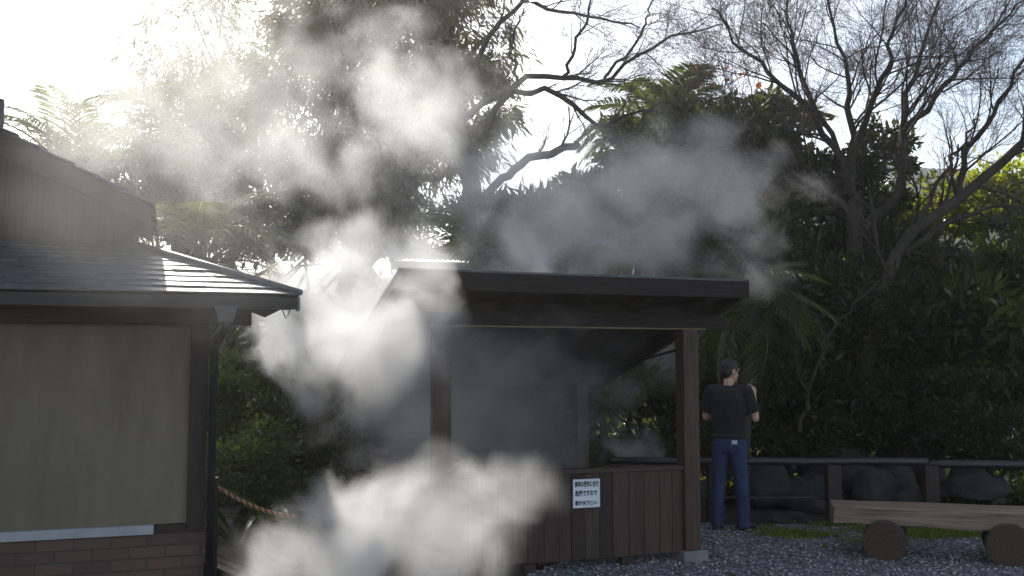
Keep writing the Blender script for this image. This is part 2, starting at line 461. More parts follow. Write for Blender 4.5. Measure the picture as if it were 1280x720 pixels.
me = bpy.data.meshes.new('gravel_yard'); bmx.to_mesh(me); bmx.free()
tag(link('gravel_yard', me, M['gravel']), kind='structure')
def bank_h(x, y):
    base = max(0.0, (y - 13.5) * 0.30) if x > -4 else max(0.0, (y - 17) * 0.2)
    return min(base, 4.2) - 0.05 + 0.25 * mnoise.noise(Vector((x * 0.5, y * 0.5, 3))) * min(1, max(0, y - 13))
sheet('bank', -24, 30, 13, 44, 90, 60, bank_h, M['soil'])
def hill_h(x, y):
    h = 46 * math.exp(-((x - 95) / 75) ** 2 - ((y - 230) / 60) ** 2) + 26 * math.exp(-((x + 60) / 120) ** 2 - ((y - 260) / 60) ** 2)
    return h + 2.2 * mnoise.noise(Vector((x * 0.12, y * 0.12, 0))) + 1.2 * mnoise.noise(Vector((x * 0.4, y * 0.4, 5))) - 2
sheet('hill', -260, 320, 150, 330, 230, 70, hill_h, M['hill'])
# gravel: small stones over the yard
rng = np.random.default_rng(5)
n = 26000
Yg = 7.3 + 3.35 * rng.random(n) ** 1.1
Xg = -0.3 + rng.random(n) * (Yg * 0.56 + 0.4)
keep = ~((Yg > 10.45 - 0.04 * np.maximum(0, Xg - 3)) | (Xg < 0.55 * (Yg - 7.4) - 0.25))
Xg, Yg = Xg[keep], Yg[keep]; n = len(Xg)
oct_v = np.array([(1, 0, 0), (0, 1, 0), (-1, 0, 0), (0, -1, 0), (0, 0, 1), (0, 0, -1)], dtype=float)
oct_f = np.array([(0, 1, 4), (1, 2, 4), (2, 3, 4), (3, 0, 4), (1, 0, 5), (2, 1, 5), (3, 2, 5), (0, 3, 5)])
rot = rng.random(n) * 6.28
sz = 0.006 + 0.012 * rng.random(n) ** 2
vv = oct_v[None] * (np.stack([sz * (0.8 + 0.7 * rng.random(n)), sz * (0.8 + 0.5 * rng.random(n)), sz * (0.45 + 0.3 * rng.random(n))], 1))[:, None, :]
vv += rng.normal(size=vv.shape) * sz[:, None, None] * 0.16
c, s = np.cos(rot)[:, None], np.sin(rot)[:, None]
vx = vv[..., 0] * c - vv[..., 1] * s + Xg[:, None]; vy = vv[..., 0] * s + vv[..., 1] * c + Yg[:, None]
V = np.stack([vx, vy, vv[..., 2] + 0.006 + sz[:, None] * 0.35], -1).reshape(-1, 3)
Fc = (oct_f[None] + (np.arange(n) * 6)[:, None, None]).reshape(-1, 3)
mp_ = M['pebble']; nt, p = nodes_of(mp_)
g = N(nt, 'ShaderNodeNewGeometry')
nt.links.new(ramp(nt, g.outputs['Random Per Island'], [(0.0, (0.075, 0.08, 0.085)), (0.75, (0.26, 0.27, 0.275)), (1.0, (0.50, 0.50, 0.49))]), p.inputs['Base Color'])
tag(link('gravel', np_mesh('gravel', V, Fc), M['pebble']), 'loose blue grey gravel covering the yard', 'gravel', kind='stuff')
# fallen leaves on the gravel
rng = np.random.default_rng(15)
n = 260
Yf = 7.4 + 3.0 * rng.random(n); Xf = 0.2 + rng.random(n) * (Yf * 0.54)
D = rng.normal(size=(n, 3)); D[:, 2] *= 0.25
M['dead_leaf'] = leaf_mat('dead_leaf', (0.09, 0.055, 0.03), (0.22, 0.15, 0.08), 0.2, 0.7, (0.3, 0.2, 0.08))
tag(leaves('fallen_leaves', np.stack([Xf, Yf, np.full(n, 0.022)], 1), D, 0.05, 0.03, M['dead_leaf'], None, 16), 'small brown fallen leaves scattered on the gravel', 'leaves', kind='stuff')
# moss along the edge of the yard
rng = np.random.default_rng(9)
n = 11000
cl = rng.integers(0, 30, n)
cxm = rng.uniform(2.55, 5.6, 30); cym = 10.12 - 0.05 * (cxm - 2.6) + rng.normal(size=30) * 0.2
P = np.stack([cxm[cl] + rng.normal(size=n) * 0.16, cym[cl] + rng.normal(size=n) * 0.09, np.full(n, 0.004)], 1)
D = rng.normal(size=(n, 3)) * 0.6; D[:, 2] = 1
tag(leaves('moss', P, D, 0.035, 0.012, M['moss'], None, 3), 'bright green moss and short grass along the gravel edge', 'moss', kind='stuff')

# ------------------------------------------------------------------ the low hut on the left
HA = R(19.0)
hut = thing('hut', 'low plastered hut with a brick base and dark tiled hip roof', 'building', (-1.54, 7.0, 0), HA)
X0 = -6.5
m_ = MB(); m_.box(X0 + 0.5, -0.70, 0.45, 2.0, 0.56, 2.31); m_.build('wall', M['plaster'], hut)
m_ = MB(); m_.box(X0 + 0.5, -0.575, 0.425, 2.0, 0.0, 0.50); m_.build('brick_base', M['brick'], hut)
m_ = MB(); m_.box(X0 + 0.5, -0.92, 0.405, 0.46, 0.495, 0.56, 0.004); m_.build('sill', M['sill'], hut)
m_ = MB(); m_.box(-0.92, -0.70, 0.42, 0.47, 0.500, 0.555, 0.004); m_.build('sill', M['dark_wood_h'], hut)
m_ = MB(); m_.box(-0.70, -0.575, 0.41, 0.55, 0.503, 2.28, 0.006); m_.build('corner_post', M['dark_wood'], hut)
m_ = MB(); m_.box(X0 + 0.4, -0.28, 0.33, 0.44, 1.985, 2.21, 0.006); m_.build('eave_beam', M['dark_wood_h'], hut)
m_ = MB(); m_.box(X0, -0.03, 0.02, 0.06, 2.085, 2.178, 0.004); m_.build('fascia', M['dark_wood_h'], hut)
m_ = MB()
m_.prism([(X0, -0.075, 2.165), (X0, -0.065, 2.085), (X0, -0.002, 2.085), (X0, 0.015, 2.165)], (-X0 + 0.01, 0, 0))
m_.box(0.0, 0.018, -0.085, 0.022, 2.075, 2.175, 0.003)
gut = m_.build('gutter', M['dark_metal'], hut)
m_ = MB(); m_.tube([(-0.10, -0.03, 2.085), (-0.075, -0.03, 2.02), (-0.055, -0.03, 2.05), (-0.045, -0.03, 2.085)], [0.004] * 4, 5); m_.build('wire_hook', M['dark_metal'], gut)
m_ = MB(); m_.prism([(-0.56, -0.07, 2.10), (-0.40, -0.07, 2.10), (-0.43, -0.07, 1.99), (-0.53, -0.07, 1.99)], (0, 0.09, 0)); hop = m_.build('hopper', M['dark_metal'], hut)
m_ = MB(); m_.tube([(-0.48, -0.02, 2.0), (-0.48, 0.0, 1.95), (-0.525, 0.3, 1.84), (-0.54, 0.355, 1.78), (-0.54, 0.36, 0.0)], [0.03] * 5, 10); m_.build('downspout', M['dark_metal'], hut, True)
# roof in overlapping courses, slate lines running along the eave
def courses(p00, p01, p10, p11, k, lift, thick, mat, name, parent, gap=0.33):
    """p00-p01 the eave, p10-p11 the top; stepped courses, each a row of separate slates"""
    rngc = random.Random(4)
    bm = bmesh.new()
    p00, p01, p10, p11 = map(Vector, (p00, p01, p10, p11))
    nrm = (p01 - p00).cross(p10 - p00).normalized()
    if nrm.z < 0: nrm = -nrm
    for i in range(k):
        f0, f1 = i / k, min(1.0, (i + 1.18) / k)
        a0, a1 = p00.lerp(p10, f0), p01.lerp(p11, f0)
        b0, b1 = p00.lerp(p10, f1), p01.lerp(p11, f1)
        L = (a1 - a0).length
        m = max(1, int(L / gap)); off = (i % 2) * 0.5
        cuts = [0.0] + [(j + off) / m for j in range(1 if off == 0 else 0, m)] + [1.0]
        cuts = sorted({min(1, max(0, c)) for c in cuts})
        Lt = max((b1 - b0).length, 1e-6)
        for c0, c1 in zip(cuts, cuts[1:]):
            if c1 - c0 < 1e-4: continue
            e = 0.0015 / L
            h = lift + rngc.uniform(-0.003, 0.004)
            q = [a0.lerp(a1, c0 + e) + nrm * h, a0.lerp(a1, c1 - e) + nrm * h, b0.lerp(b1, c1 - e) + nrm * 0.002, b0.lerp(b1, c0 + e) + nrm * 0.002]
            t = [bm.verts.new(v) for v in q]; u = [bm.verts.new(v - nrm * thick) for v in q]
            bm.faces.new(t)
            for z in range(4): bm.faces.new((t[z], u[z], u[(z + 1) % 4], t[(z + 1) % 4]))
    bmesh.ops.recalc_face_normals(bm, faces=bm.faces)
    me = bpy.data.meshes.new(name); bm.to_mesh(me); bm.free()
    return link(name, me, mat, parent)
ZE, ZT, DH = 2.195, 2.625, 1.13
m_ = MB()
bm = m_.bm
v = [bm.verts.new(q) for q in [(X0, 0, ZE - 0.03), (0, 0, ZE - 0.03), (-DH, DH, ZT - 0.03), (X0, DH, ZT - 0.03), (0, 2.4, ZE - 0.03), (-DH, 2.4, ZT - 0.03)]]
bm.faces.new((v[0], v[1], v[2], v[3])); bm.faces.new((v[1], v[4], v[5], v[2]))
rf = m_.build('roof', M['dark_wood_h'], hut)
mod = rf.modifiers.new('thick', 'SOLIDIFY'); mod.thickness = 0.03; mod.offset = -1
courses((X0, -0.03, ZE - 0.012), (0.02, -0.03, ZE - 0.012), (X0, DH, ZT), (-DH, DH, ZT), 9, 0.014, 0.010, M['roof_tile'], 'slates', rf)
courses((0.02, -0.03, ZE - 0.012), (0.02, 2.4, ZE - 0.012), (-DH, DH, ZT), (-DH, 2.4, ZT), 9, 0.014, 0.010, M['roof_tile'], 'slates', rf)
m_ = MB(); m_.tube([(0.03, -0.03, ZE + 0.012), (-0.55, 0.55, 2.425), (-DH, DH, ZT + 0.02)], [0.022, 0.026, 0.026], 8); m_.build('hip_tile', M['roof_tile'], rf, True)
# upper gable
SL = 0.474; RX = -3.2; EX = -1.02; ZG = 2.872
ZR = ZG + (EX - RX) * SL
m_ = MB(); m_.prism([(-1.14, 1.13, 2.55), (-1.14, 1.13, ZG + (EX + 1.14) * SL - 0.09), (RX, 1.13, ZR - 0.10), (-5.26, 1.13, ZG + (EX + 1.14) * SL - 0.09), (-5.26, 1.13, 2.55)], (0, 1.1, 0)); m_.build('gable_wall', M['dark_wood'], hut)
m_ = MB(); m_.prism([(EX, 0.55, ZG - 0.06), (EX, 0.55, ZG + 0.0), (RX, 0.55, ZR), (-5.38, 0.55, ZG), (-5.38, 0.55, ZG - 0.06), (RX, 0.55, ZR - 0.07)], (0, 1.9, 0)); ur = m_.build('upper_roof', M['dark_wood_h'], hut)
courses((EX + 0.04, 0.50, ZG - 0.01), (EX + 0.04, 2.5, ZG - 0.01), (RX, 0.50, ZR + 0.012), (RX, 2.5, ZR + 0.012), 12, 0.022, 0.012, M['roof_tile'], 'slates', ur)
m_ = MB(); m_.prism([(EX + 0.01, 0.52, ZG - 0.15), (EX + 0.01, 0.52, ZG - 0.012), (RX, 0.52, ZR - 0.012), (RX, 0.52, ZR - 0.17)], (0, 0.028, 0))
m_.build('bargeboard', M['dark_wood_h'], hut)
m_ = MB()
for k in range(6): m_.box(EX - 0.16 - 0.0, EX - 0.10, 0.62 + k * 0.09, 0.66 + k * 0.09, ZG - 0.11, ZG - 0.062)
m_.build('purlin_end', M['dark_wood'], hut)
m_ = MB(); m_.tube([(-2.08, 0.9, 3.3), (-2.08, 0.9, 3.66)], [0.03, 0.03], 10); m_.build('vent_pipe', M['dark_metal'], hut, True)

# ------------------------------------------------------------------ the steam pavilion
PA = R(20.0)
pav = thing('steam_pavilion', 'dark wooden open pavilion with sloping roof and plank half wall in the steam', 'pavilion', (1.543, 8.7, 0), PA)
W_, D_ = 2.25, 2.3
def roof_z(y): return 2.22 - 0.285 * y
for (x, y, s) in ((0, 0, 0.075), (-W_, 0, 0.07), (0, D_, 0.065), (-W_, D_, 0.065)):
    top = 2.0 if y == 0 else roof_z(y) - 0.1
    m_ = MB(); m_.box(x - s, x + s, y - s, y + s, 0.10, top, 0.008); po = m_.build('post', M['red_wood'], pav)
    m_ = MB(); m_.box(x - s - 0.045, x + s + 0.045, y - s - 0.045, y + s + 0.045, -0.02, 0.098, 0.012); m_.build('footing_stone', M['stone'], po)
m_ = MB(); m_.box(-W_ - 0.38, 0.385, -0.06, 0.06, 2.004, 2.125, 0.005); m_.build('front_beam', M['black_wood'], pav)
m_ = MB(); m_.box(-W_ - 0.38, 0.16, -0.068, -0.0605, 2.0, 2.012); m_.build('beam_lit_edge', M['lit_edge_tint'], pav)  # thin strip added to colour the beam's lower edge as sunlit
m_ = MB(); m_.box(-W_ - 0.38, 0.30, D_ - 0.05, D_ + 0.05, roof_z(D_) - 0.1, roof_z(D_) - 0.005, 0.004); m_.build('rear_beam', M['black_wood'], pav)
m_ = MB(); m_.box(-W_ - 0.35, 0.34, -0.02, 0.02, 2.127, roof_z(0) - 0.01); m_.build('front_board', M['black_wood'], pav)
for x in (-W_ - 0.33, -1.7, -1.1, -0.55, 0.0, 0.29):
    m_ = MB(); m_.prism([(x - 0.03, -0.42, roof_z(-0.42) - 0.085), (x - 0.03, -0.42, roof_z(-0.42) - 0.003), (x - 0.03, 2.72, roof_z(2.72) - 0.003), (x - 0.03, 2.72, roof_z(2.72) - 0.085)], (0.06, 0, 0)); m_.build('rafter', M['dark_wood'], pav)
m_ = MB(); m_.prism([(-W_ - 0.45, -0.45, roof_z(-0.45)), (-W_ - 0.45, -0.45, roof_z(-0.45) + 0.04), (-W_ - 0.45, 2.75, roof_z(2.75) + 0.04), (-W_ - 0.45, 2.75, roof_z(2.75))], (W_ + 0.78, 0, 0)); pr = m_.build('roof', M['dark_wood_h'], pav)
m_ = MB()
for k in range(8):
    y0 = -0.47 + k * 0.405; y1 = y0 + 0.45
    m_.prism([(-W_ - 0.47, y0, roof_z(y0) + 0.045), (-W_ - 0.47, y0, roof_z(y0) + 0.065), (-W_ - 0.47, y1, roof_z(y1) + 0.05), (-W_ - 0.47, y1, roof_z(y1) + 0.042)], (W_ + 0.82, 0, 0))
m_.build('roofing_sheet', M['roof_tile'], pr)
m_ = MB(); m_.box(-W_ - 0.46, 0.34, -0.478, -0.452, roof_z(-0.45) - 0.09, roof_z(-0.45) + 0.055, 0.004); m_.build('fascia', M['black_wood'], pav)
m_ = MB(); m_.tube([(0.10, 0.0, 1.87), (0.10, D_ + 0.1, 1.58)], [0.014, 0.014], 8); m_.build('side_pole', M['dark_metal'], pav, True)
m_ = MB()
rw = random.Random(2)
x = -W_ + 0.072
while x < -0.10:
    wd = min(rw.uniform(0.11, 0.15), -0.077 - x)
    o = rw.uniform(0, 0.006)
    m_.box(x + 0.002, x + wd - 0.002, -0.03 - o, -0.008 - o, 0.075 + rw.uniform(0, 0.01), 0.785, 0.003)
    x += wd
hw = m_.build('half_wall', M['red_wood'], pav)
m_ = MB()
for q in range(15):
    for z in (0.155, 0.695):
        xx = -2.10 + q * 0.138
        m_.box(xx - 0.006, xx + 0.006, -0.0385, -0.034, z - 0.006, z + 0.006, 0.002)
m_.build('nail_heads', M['dark_metal'], hw)['kind'] = 'stuff'
m_ = MB(); m_.box(-W_ + 0.07, -0.077, -0.055, 0.05, 0.787, 0.825, 0.005); m_.build('cap_rail', M['red_wood_h'], hw)
m_ = MB(); m_.box(-W_ + 0.07, -0.077, -0.005, 0.035, 0.12, 0.19); m_.box(-W_ + 0.07, -0.077, -0.005, 0.035, 0.66, 0.73); m_.build('batten', M['dark_wood_h'], hw)
for xx in (-0.62, -1.5):
    m_ = MB(); m_.box(xx - 0.05, xx + 0.05, -0.045, 0.055, -0.02, 0.073, 0.01); m_.build('foot_block', M['dark_wood'], hw)
# left and rear half walls
m_ = MB()
y = 0.075
while y < D_ - 0.08:
    wd = min(0.13, D_ - 0.067 - y)
    m_.box(-W_ - 0.02, -W_ + 0.005, y + 0.002, y + wd - 0.002, 0.08, 0.78, 0.003); y += wd
m_.build('half_wall', M['red_wood'], pav)
# the notice nailed to the half wall
def text_mesh(body, size, extrude):
    cu = bpy.data.curves.new('t', 'FONT'); cu.body = body; cu.size = size; cu.extrude = extrude
    cu.align_x = 'LEFT'; cu.offset = 0.0016
    o = bpy.data.objects.new('t', cu); COL.objects.link(o)
    bpy.context.view_layer.update()
    me = bpy.data.meshes.new_from_object(o.evaluated_get(bpy.context.evaluated_depsgraph_get()))
    bpy.data.objects.remove(o)
    return me
SU = Vector((math.cos(PA), math.sin(PA), 0)); SV = Vector((-math.sin(PA), math.cos(PA), 0))
sg_pos = Vector((1.543, 8.7, 0)) + SU * (-1.0) + SV * (-0.045) + Vector((0, 0, 0.625))
sign = thing('warning_notice', 'square white notice with three lines of dark writing on the plank half wall', 'sign', sg_pos, PA)
SW = 0.248
m_ = MB(); m_.box(-SW / 2, SW / 2, -0.008, 0.0, -0.118, 0.118, 0.002); m_.build('board', M['paper'], sign)
m_ = MB()
for a in (-1, 1):
    m_.box(a * (SW / 2 + 0.0035) - 0.0035, a * (SW / 2 + 0.0035) + 0.0035, -0.011, 0.002, -0.125, 0.125)
    m_.box(-SW / 2, SW / 2, -0.011, 0.002, a * 0.1215 - 0.0035, a * 0.1215 + 0.0035)
m_.build('frame', M['ink'], sign)
for k, (txt, wt) in enumerate((('高温の蒸気に付き', 0.212), ('危険ですので', 0.200), ('御注意下さい', 0.200))):
    me = text_mesh(txt, 0.05, 0.0008)
    co = np.zeros(len(me.vertices) * 3, dtype=np.float32); me.vertices.foreach_get('co', co); co = co.reshape(-1, 3)
    if len(co):
        lo, hi = co.min(0), co.max(0)
        sx_, sy_ = wt / (hi[0] - lo[0]), 0.050 / (hi[1] - lo[1])
        nw = np.stack([(co[:, 0] - lo[0]) * sx_ - 0.105, -0.0095 - co[:, 2], (co[:, 1] - lo[1]) * sy_ + (0.052 - 0.075 * k)], 1)
        me.vertices.foreach_set('co', nw.astype(np.float32).ravel()); me.update()
        me.materials.clear()
        link('writing', me, M['ink'], sign)

# ------------------------------------------------------------------ tin roofed shed far behind
shed = thing('tin_roofed_shed', 'grey shed with a sunlit corrugated roof seen through steam behind the pavilion', 'shed', at(505, 455, 14.5).xy.to_3d(), R(14))
m_ = MB(); m_.box(0.1, 2.3, 0.2, 3.0, 0, 3.15); m_.build('wall', M['grey_wall'], shed)
xs = np.linspace(-0.25, 2.5, 120)
V = []; nn = len(xs)
for yy, zz in ((-0.1, 3.25), (2.4, 3.95)):
    for x in xs: V.append((x, yy, zz + 0.018 * math.sin(x * 2 * math.pi / 0.076)))
Fc = [(i, i + 1, nn + i + 1, nn + i) for i in range(nn - 1)]
ro = link('roof', np_mesh('roof', V, Fc), M['tin'], shed, True)
ro.modifiers.new('thick', 'SOLIDIFY').thickness = 0.01
m_ = MB(); m_.box(-0.22, 2.48, -0.06, -0.02, 3.08, 3.22); m_.build('fascia', M['grey_wall'], shed)

# ------------------------------------------------------------------ fence by the pond edge
fen = thing('fence', 'low dark rail fence standing between the gravel and the dark shrubs', 'fence', (1.3, 11.0, 0))
def fl(x): return Vector((x, -0.17 * x, 0))        # local line of the rail
def rail(name, x0, x1, z0, z1, r, mat):
    P = [fl(x0 + (x1 - x0) * i / 8) + Vector((0, 0, z0 + (z1 - z0) * i / 8 + 0.004 * math.sin(i * 2.1))) for i in range(9)]
    m_ = MB(); m_.tube(P, [r * (1 + 0.05 * math.sin(i * 1.7)) for i in range(9)], 12)
    return m_.build(name, mat, fen, True)
M['rail'] = surf('dark_rail_wood', (0.010, 0.011, 0.014), (0.026, 0.028, 0.034), 5, 0.38, 0.4, 14, (0.6, 8, 8), dist=0.004, spec=0.6)
rail('top_rail', -0.2, 3.08, 0.625, 0.672, 0.042, M['rail'])
rail('top_rail', 3.06, 6.5, 0.645, 0.70, 0.043, M['rail'])
rail('lower_rail', -0.2, 2.12, 0.235, 0.27, 0.013, M['rail'])
for x in (-0.15, 0.9, 2.13, 3.1, 4.5, 5.8):
    q = fl(x)
    m_ = MB(); m_.box(q.x - 0.075, q.x + 0.075, q.y - 0.07, q.y + 0.07, -0.05, 0.60 + 0.011 * x, 0.012); m_.build('post', M['dark_wood'], fen)

# ------------------------------------------------------------------ log bench
BA = R(-15.0)
bench = thing('log_bench', 'rustic bench of one thick plank lying on two round logs', 'bench', (at(1037, 455, 8.85).x, 8.85, 0), BA)
m_ = MB()
sec = [(0.0, 0.285), (0.0, 0.433), (0.015, 0.445), (0.40, 0.448), (0.415, 0.435), (0.41, 0.29)]
m_.bm.faces.ensure_lookup_table()
prev = None; NS = 26; BL = 3.0
rngb = random.Random(7)
for i in range(NS + 1):
    x = BL * i / NS
    dz = 0.018 * max(0, math.sin(x * 4.2)) + 0.012 * math.sin(x * 9 + 1)
    ring = []
    for j, (y, z) in enumerate(sec):
        z2 = z + (dz if j in (0, 5) else 0.002 * math.sin(x * 6 + j)); y2 = y + (0.008 * math.sin(x * 5 + 2) if j in (0, 1) else 0)
        ring.append(m_.bm.verts.new((x + (0.012 * math.sin(j * 2.0) if i == 0 else 0), y2, z2)))
    if prev:
        for j in range(6): m_.bm.faces.new((prev[j], ring[j], ring[(j + 1) % 6], prev[(j + 1) % 6]))
    else: m_.bm.faces.new(ring)
    prev = ring
m_.bm.faces.new(prev[::-1])
m_.build('seat', M['bench_wood'], bench)
for lx, rr in ((0.41, 0.18), (1.40, 0.185)):
    lp, lr, k = [], [], 26
    m_ = MB()
    P = [(lx + 0.07 * f, -0.10 + 0.56 * f, rr - 0.02) for f in (0, 0.02, 0.2, 0.5, 0.8, 0.98, 1)]
    m_.tube(P, [rr * q for q in (0.96, 1.0, 1.01, 0.99, 1.0, 1.0, 0.96)], k)
    lg = m_.build('log_leg', M['bark'], bench, True)
    lg.data.materials.append(M['log_end'])
    lg.rotation_euler = (0, 0.0, 0)
    for f in lg.data.polygons:
        if len(f.vertices) > 4: f.material_index = 1; f.use_smooth = False

# ------------------------------------------------------------------ rocks behind the fence
def rock(loc, size, seed, label):
    bm = bmesh.new()
    bmesh.ops.create_icosphere(bm, subdivisions=3, radius=1)
    o_ = Vector((seed * 3.1, seed * 1.7, 0))
    for v_ in bm.verts:
        d = v_.co.normalized()
        k = 1 + 0.42 * mnoise.noise(d * 1.3 + o_) + 0.16 * mnoise.noise(d * 3.5 + o_)
        v_.co = Vector((d.x * k * size[0], d.y * k * size[1], max(-0.3, d.z * k) * size[2]))
    me = bpy.data.meshes.new('rock'); bm.to_mesh(me); bm.free()
    o = link('rock', me, M['rock'], None, True)
    o.location = loc; o.rotation_euler = (0, 0, seed)
    tag(o, label, 'rock', 'rocks behind the fence')
RK = [((985, 647), 10.9, (0.32, 0.22, 0.10), 'low flat rock lying under the fence rail beside the man'),
      ((1010, 612), 11.6, (0.30, 0.25, 0.30), 'grey boulder behind the fence just left of its post'),
      ((1090, 605), 11.5, (0.24, 0.2, 0.33), 'upright grey rock behind the fence above the bench end'),
      ((1125, 603), 11.7, (0.26, 0.22, 0.36), 'tall rock behind the fence between its two posts'),
      ((955, 600), 11.9, (0.4, 0.3, 0.36), 'wide dark boulder behind the fence to the right of the man'),
      ((1215, 600), 11.5, (0.35, 0.28, 0.26), 'dark rock under the round clipped shrub behind the fence'),
      ((880, 620), 11.6, (0.3, 0.25, 0.3), 'dark rock behind the fence seen beside the pavilion post'),
      ((1040, 575), 12.4, (0.5, 0.3, 0.45), 'broad rock in the shade above the fence rail'),
      ((1140, 568), 12.8, (0.5, 0.3, 0.5), 'mossy boulder deep in the shade beneath the shrubs'),
      ((985, 545), 12.9, (0.34, 0.3, 0.6), 'upright boulder deep in the shade to the right of the man')]
for i, ((px, py), Y, s, lb) in enumerate(RK):
    q = at(px, py, Y); rock((q.x, q.y, max(0, q.z - s[2] * 0.45)), s, i + 1.3, lb)

# ------------------------------------------------------------------ walkway, rope barrier and plants beside the hut
wk = thing('wooden_walkway', 'sunlit slatted walkway on the ground beside the hut corner', 'walkway', at(262, 455, 8.3).xy.to_3d(), R(-52))
for k in range(6):
    m_ = MB(); m_.box(-0.6, 1.6, k * 0.105, k * 0.105 + 0.085, 0.02, 0.06, 0.004); m_.build('slat', M['bench_wood'], wk)
for x in (-0.4, 0.5, 1.4):
    m_ = MB(); m_.box(x - 0.03, x + 0.03, 0.0, 0.62, -0.01, 0.019); m_.build('bearer', M['dark_wood'], wk)
A_, B_ = at(268, 606, 8.1), at(378, 646, 8.1)
rp = thing('rope_barrier', 'sagging red and straw coloured rope tied between two short posts beside the hut', 'rope barrier', (A_.x, A_.y, 0))
for nm, ph in (('red_strand', 0), ('straw_strand', math.pi)):
    P = []
    for i in range(120):
        f = i / 119
        p = A_.lerp(B_, f) - Vector((A_.x, A_.y, 0)); p.z -= 0.06 * 4 * f * (1 - f)
        P.append(p + Vector((0, math.cos(f * 90 + ph), math.sin(f * 90 + ph))) * 0.009)
    tubes(nm, [(P, [0.010] * 120)], M['rope_a'] if ph == 0 else M['rope_b'], rp, 6)
for q in (A_, B_):
    m_ = MB(); m_.tube([(q.x - A_.x, 0, -0.05), (q.x - A_.x, 0, q.z + 0.06)], [0.035, 0.035], 10); m_.build('post', M['dark_wood'], rp)
def arching_plant(label, loc, nl, L, wid, seed, mat, cat='plant', group=None):
    rng = np.random.default_rng(seed)
    t = thing('leafy_plant', label, cat, loc, 0, group)
    V, Fc = [], []
    for i in range(nl):
        az = rng.random() * 6.28; l = L * (0.6 + 0.6 * rng.random()); el = R(35 + 45 * rng.random())
        h = np.array([math.cos(az), math.sin(az), 0]); sd = np.array([-h[1], h[0], 0])
        p = np.zeros(3); e = el; b = len(V); n = 8
        for k in range(n + 1):
            f = k / n; wv = wid * (math.sin(math.pi * min(1, 0.08 + f * 0.92)) ** 0.8) * 0.5
            V += [p - sd * wv + [0, 0, 0.2 * wv], p.copy(), p + sd * wv + [0, 0, 0.2 * wv]]
            p = p + (h * math.cos(e) + np.array([0, 0, math.sin(e)])) * l / n; e -= R(150) / n * (0.4 + 0.6 * rng.random())
        for k in range(n):
            q = b + 3 * k; Fc += [(q, q + 1, q + 4, q + 3), (q + 1, q + 2, q + 5, q + 4)]
    link('foliage', np_mesh('foliage', np.array(V), Fc), mat, t, True)
    return t
q = at(335, 455, 8.7); arching_plant('plant with long arching leaves behind the rope barrier', (q.x, q.y, 0.15), 16, 0.85, 0.055, 4, M['leaf_mid'])
q = at(300, 455, 9.0); arching_plant('dark leafy plant between the hut and the arching plant', (q.x, q.y, 0), 26, 0.9, 0.06, 8, M['leaf_dark'])

# ------------------------------------------------------------------ trees and shrubs
def shrub(label, px, py, Y, rx, rz, n, mat, seed, llen=0.09, lwid=0.04, name='shrub', group=None, clumps=30, clump_r=0.25, ry=None, shell=0.5, extra=(), droop=0.0):
    c = at(px, py, Y)
    blobs = [(c, (rx, ry or rx * 0.8, rz))] + [(at(a, b, Y + dy), (r1, r1 * 0.8, r2)) for a, b, dy, r1, r2 in extra]
    return leafy_tree(name, label, (c.x, c.y, 0), blobs, n, llen, lwid, mat, 0.05 + 0.02 * rx, seed, group, 'shrub' if name == 'shrub' else 'tree', clumps, clump_r, droop, shell)
def tree(label, tpx, Y, blobs, n, mat, seed, llen, lwid, tr=0.2, group=None, droop=0.0, clumps=40, clump_r=0.24, shell=0.5, name='broadleaf_tree', limbs=None):
    b = at(tpx, 455, Y)
    bl = [(at(px, py, Y + dy), (rx * Y / F, rx * Y / F * 0.7, rz * Y / F)) for px, py, dy, rx, rz in blobs]
    return leafy_tree(name, label, (b.x, b.y, 0), bl, n, llen, lwid, mat, tr, seed, group, 'tree', clumps, clump_r, droop, shell, limbs)
rng = np.random.default_rng(77)
n = 42000
px_ = rng.uniform(-9, 13, n); py_ = 12.0 + 9 * rng.random(n) ** 1.4
pz_ = np.array([max(0.0, bank_h(a, b)) for a, b in zip(px_, py_)]) + rng.random(n) * 0.12
D = rng.normal(size=(n, 3)) * 0.8; D[:, 2] = np.abs(D[:, 2]) + 0.2
tag(leaves('ground_cover', np.stack([px_, py_, pz_], 1), D, 0.13, 0.07, M['leaf_dark'], None, 78), 'dark ivy and leaf cover over the bank', 'ground cover', kind='stuff')
TG = 'evergreen trees behind the pavilion'
tree('large drooping evergreen tree with a thick trunk rising behind the pavilion steam', 537, 16,
     [(480, 60, 0, 130, 120), (560, 20, 0.5, 90, 110), (400, 130, 0, 90, 120), (500, 190, 0.3, 110, 100), (590, 130, 0.8, 60, 70), (420, 20, 0.2, 100, 70)],
     52000, M['leaf_olive'], 11, 0.17, 0.028, 0.36, TG, 0.9, 60, 0.22, limbs=7)
tree('dim broadleaf tree standing behind the hut roof and the lower palm', 330, 18.5,
     [(330, 250, 0, 130, 70), (210, 240, 0.6, 90, 50), (440, 270, 0, 90, 60), (235, 185, 0.3, 80, 45), (130, 235, 0.3, 80, 40)], 32000, M['leaf_mid'], 12, 0.14, 0.05, 0.2, TG, 0.3, 40)
tree('dense dark evergreen tree behind the right end of the pavilion roof', 880, 14,
     [(890, 200, 0, 95, 80), (820, 190, 0.5, 70, 55), (960, 170, 0.4, 50, 60), (900, 280, 0, 110, 70)], 42000, M['leaf_dark'], 13, 0.12, 0.045, 0.22, TG, 0.2, 44)
PG = 'palms behind the buildings'
q = at(85, 455, 21); palm('feathery palm standing against the bright sky above the hut roof', (q.x, q.y, 0), 5.7, 2.2, 46, 21, droop=0.25, group=PG, trunk_r=0.26, wid=0.014)
q = at(225, 455, 18); palm('tall palm with wide fronds beside the big drooping evergreen', (q.x, q.y, 0), 6.0, 1.8, 34, 22, droop=0.4, group=PG, trunk_r=0.22, wid=0.013, zmin=-0.8)
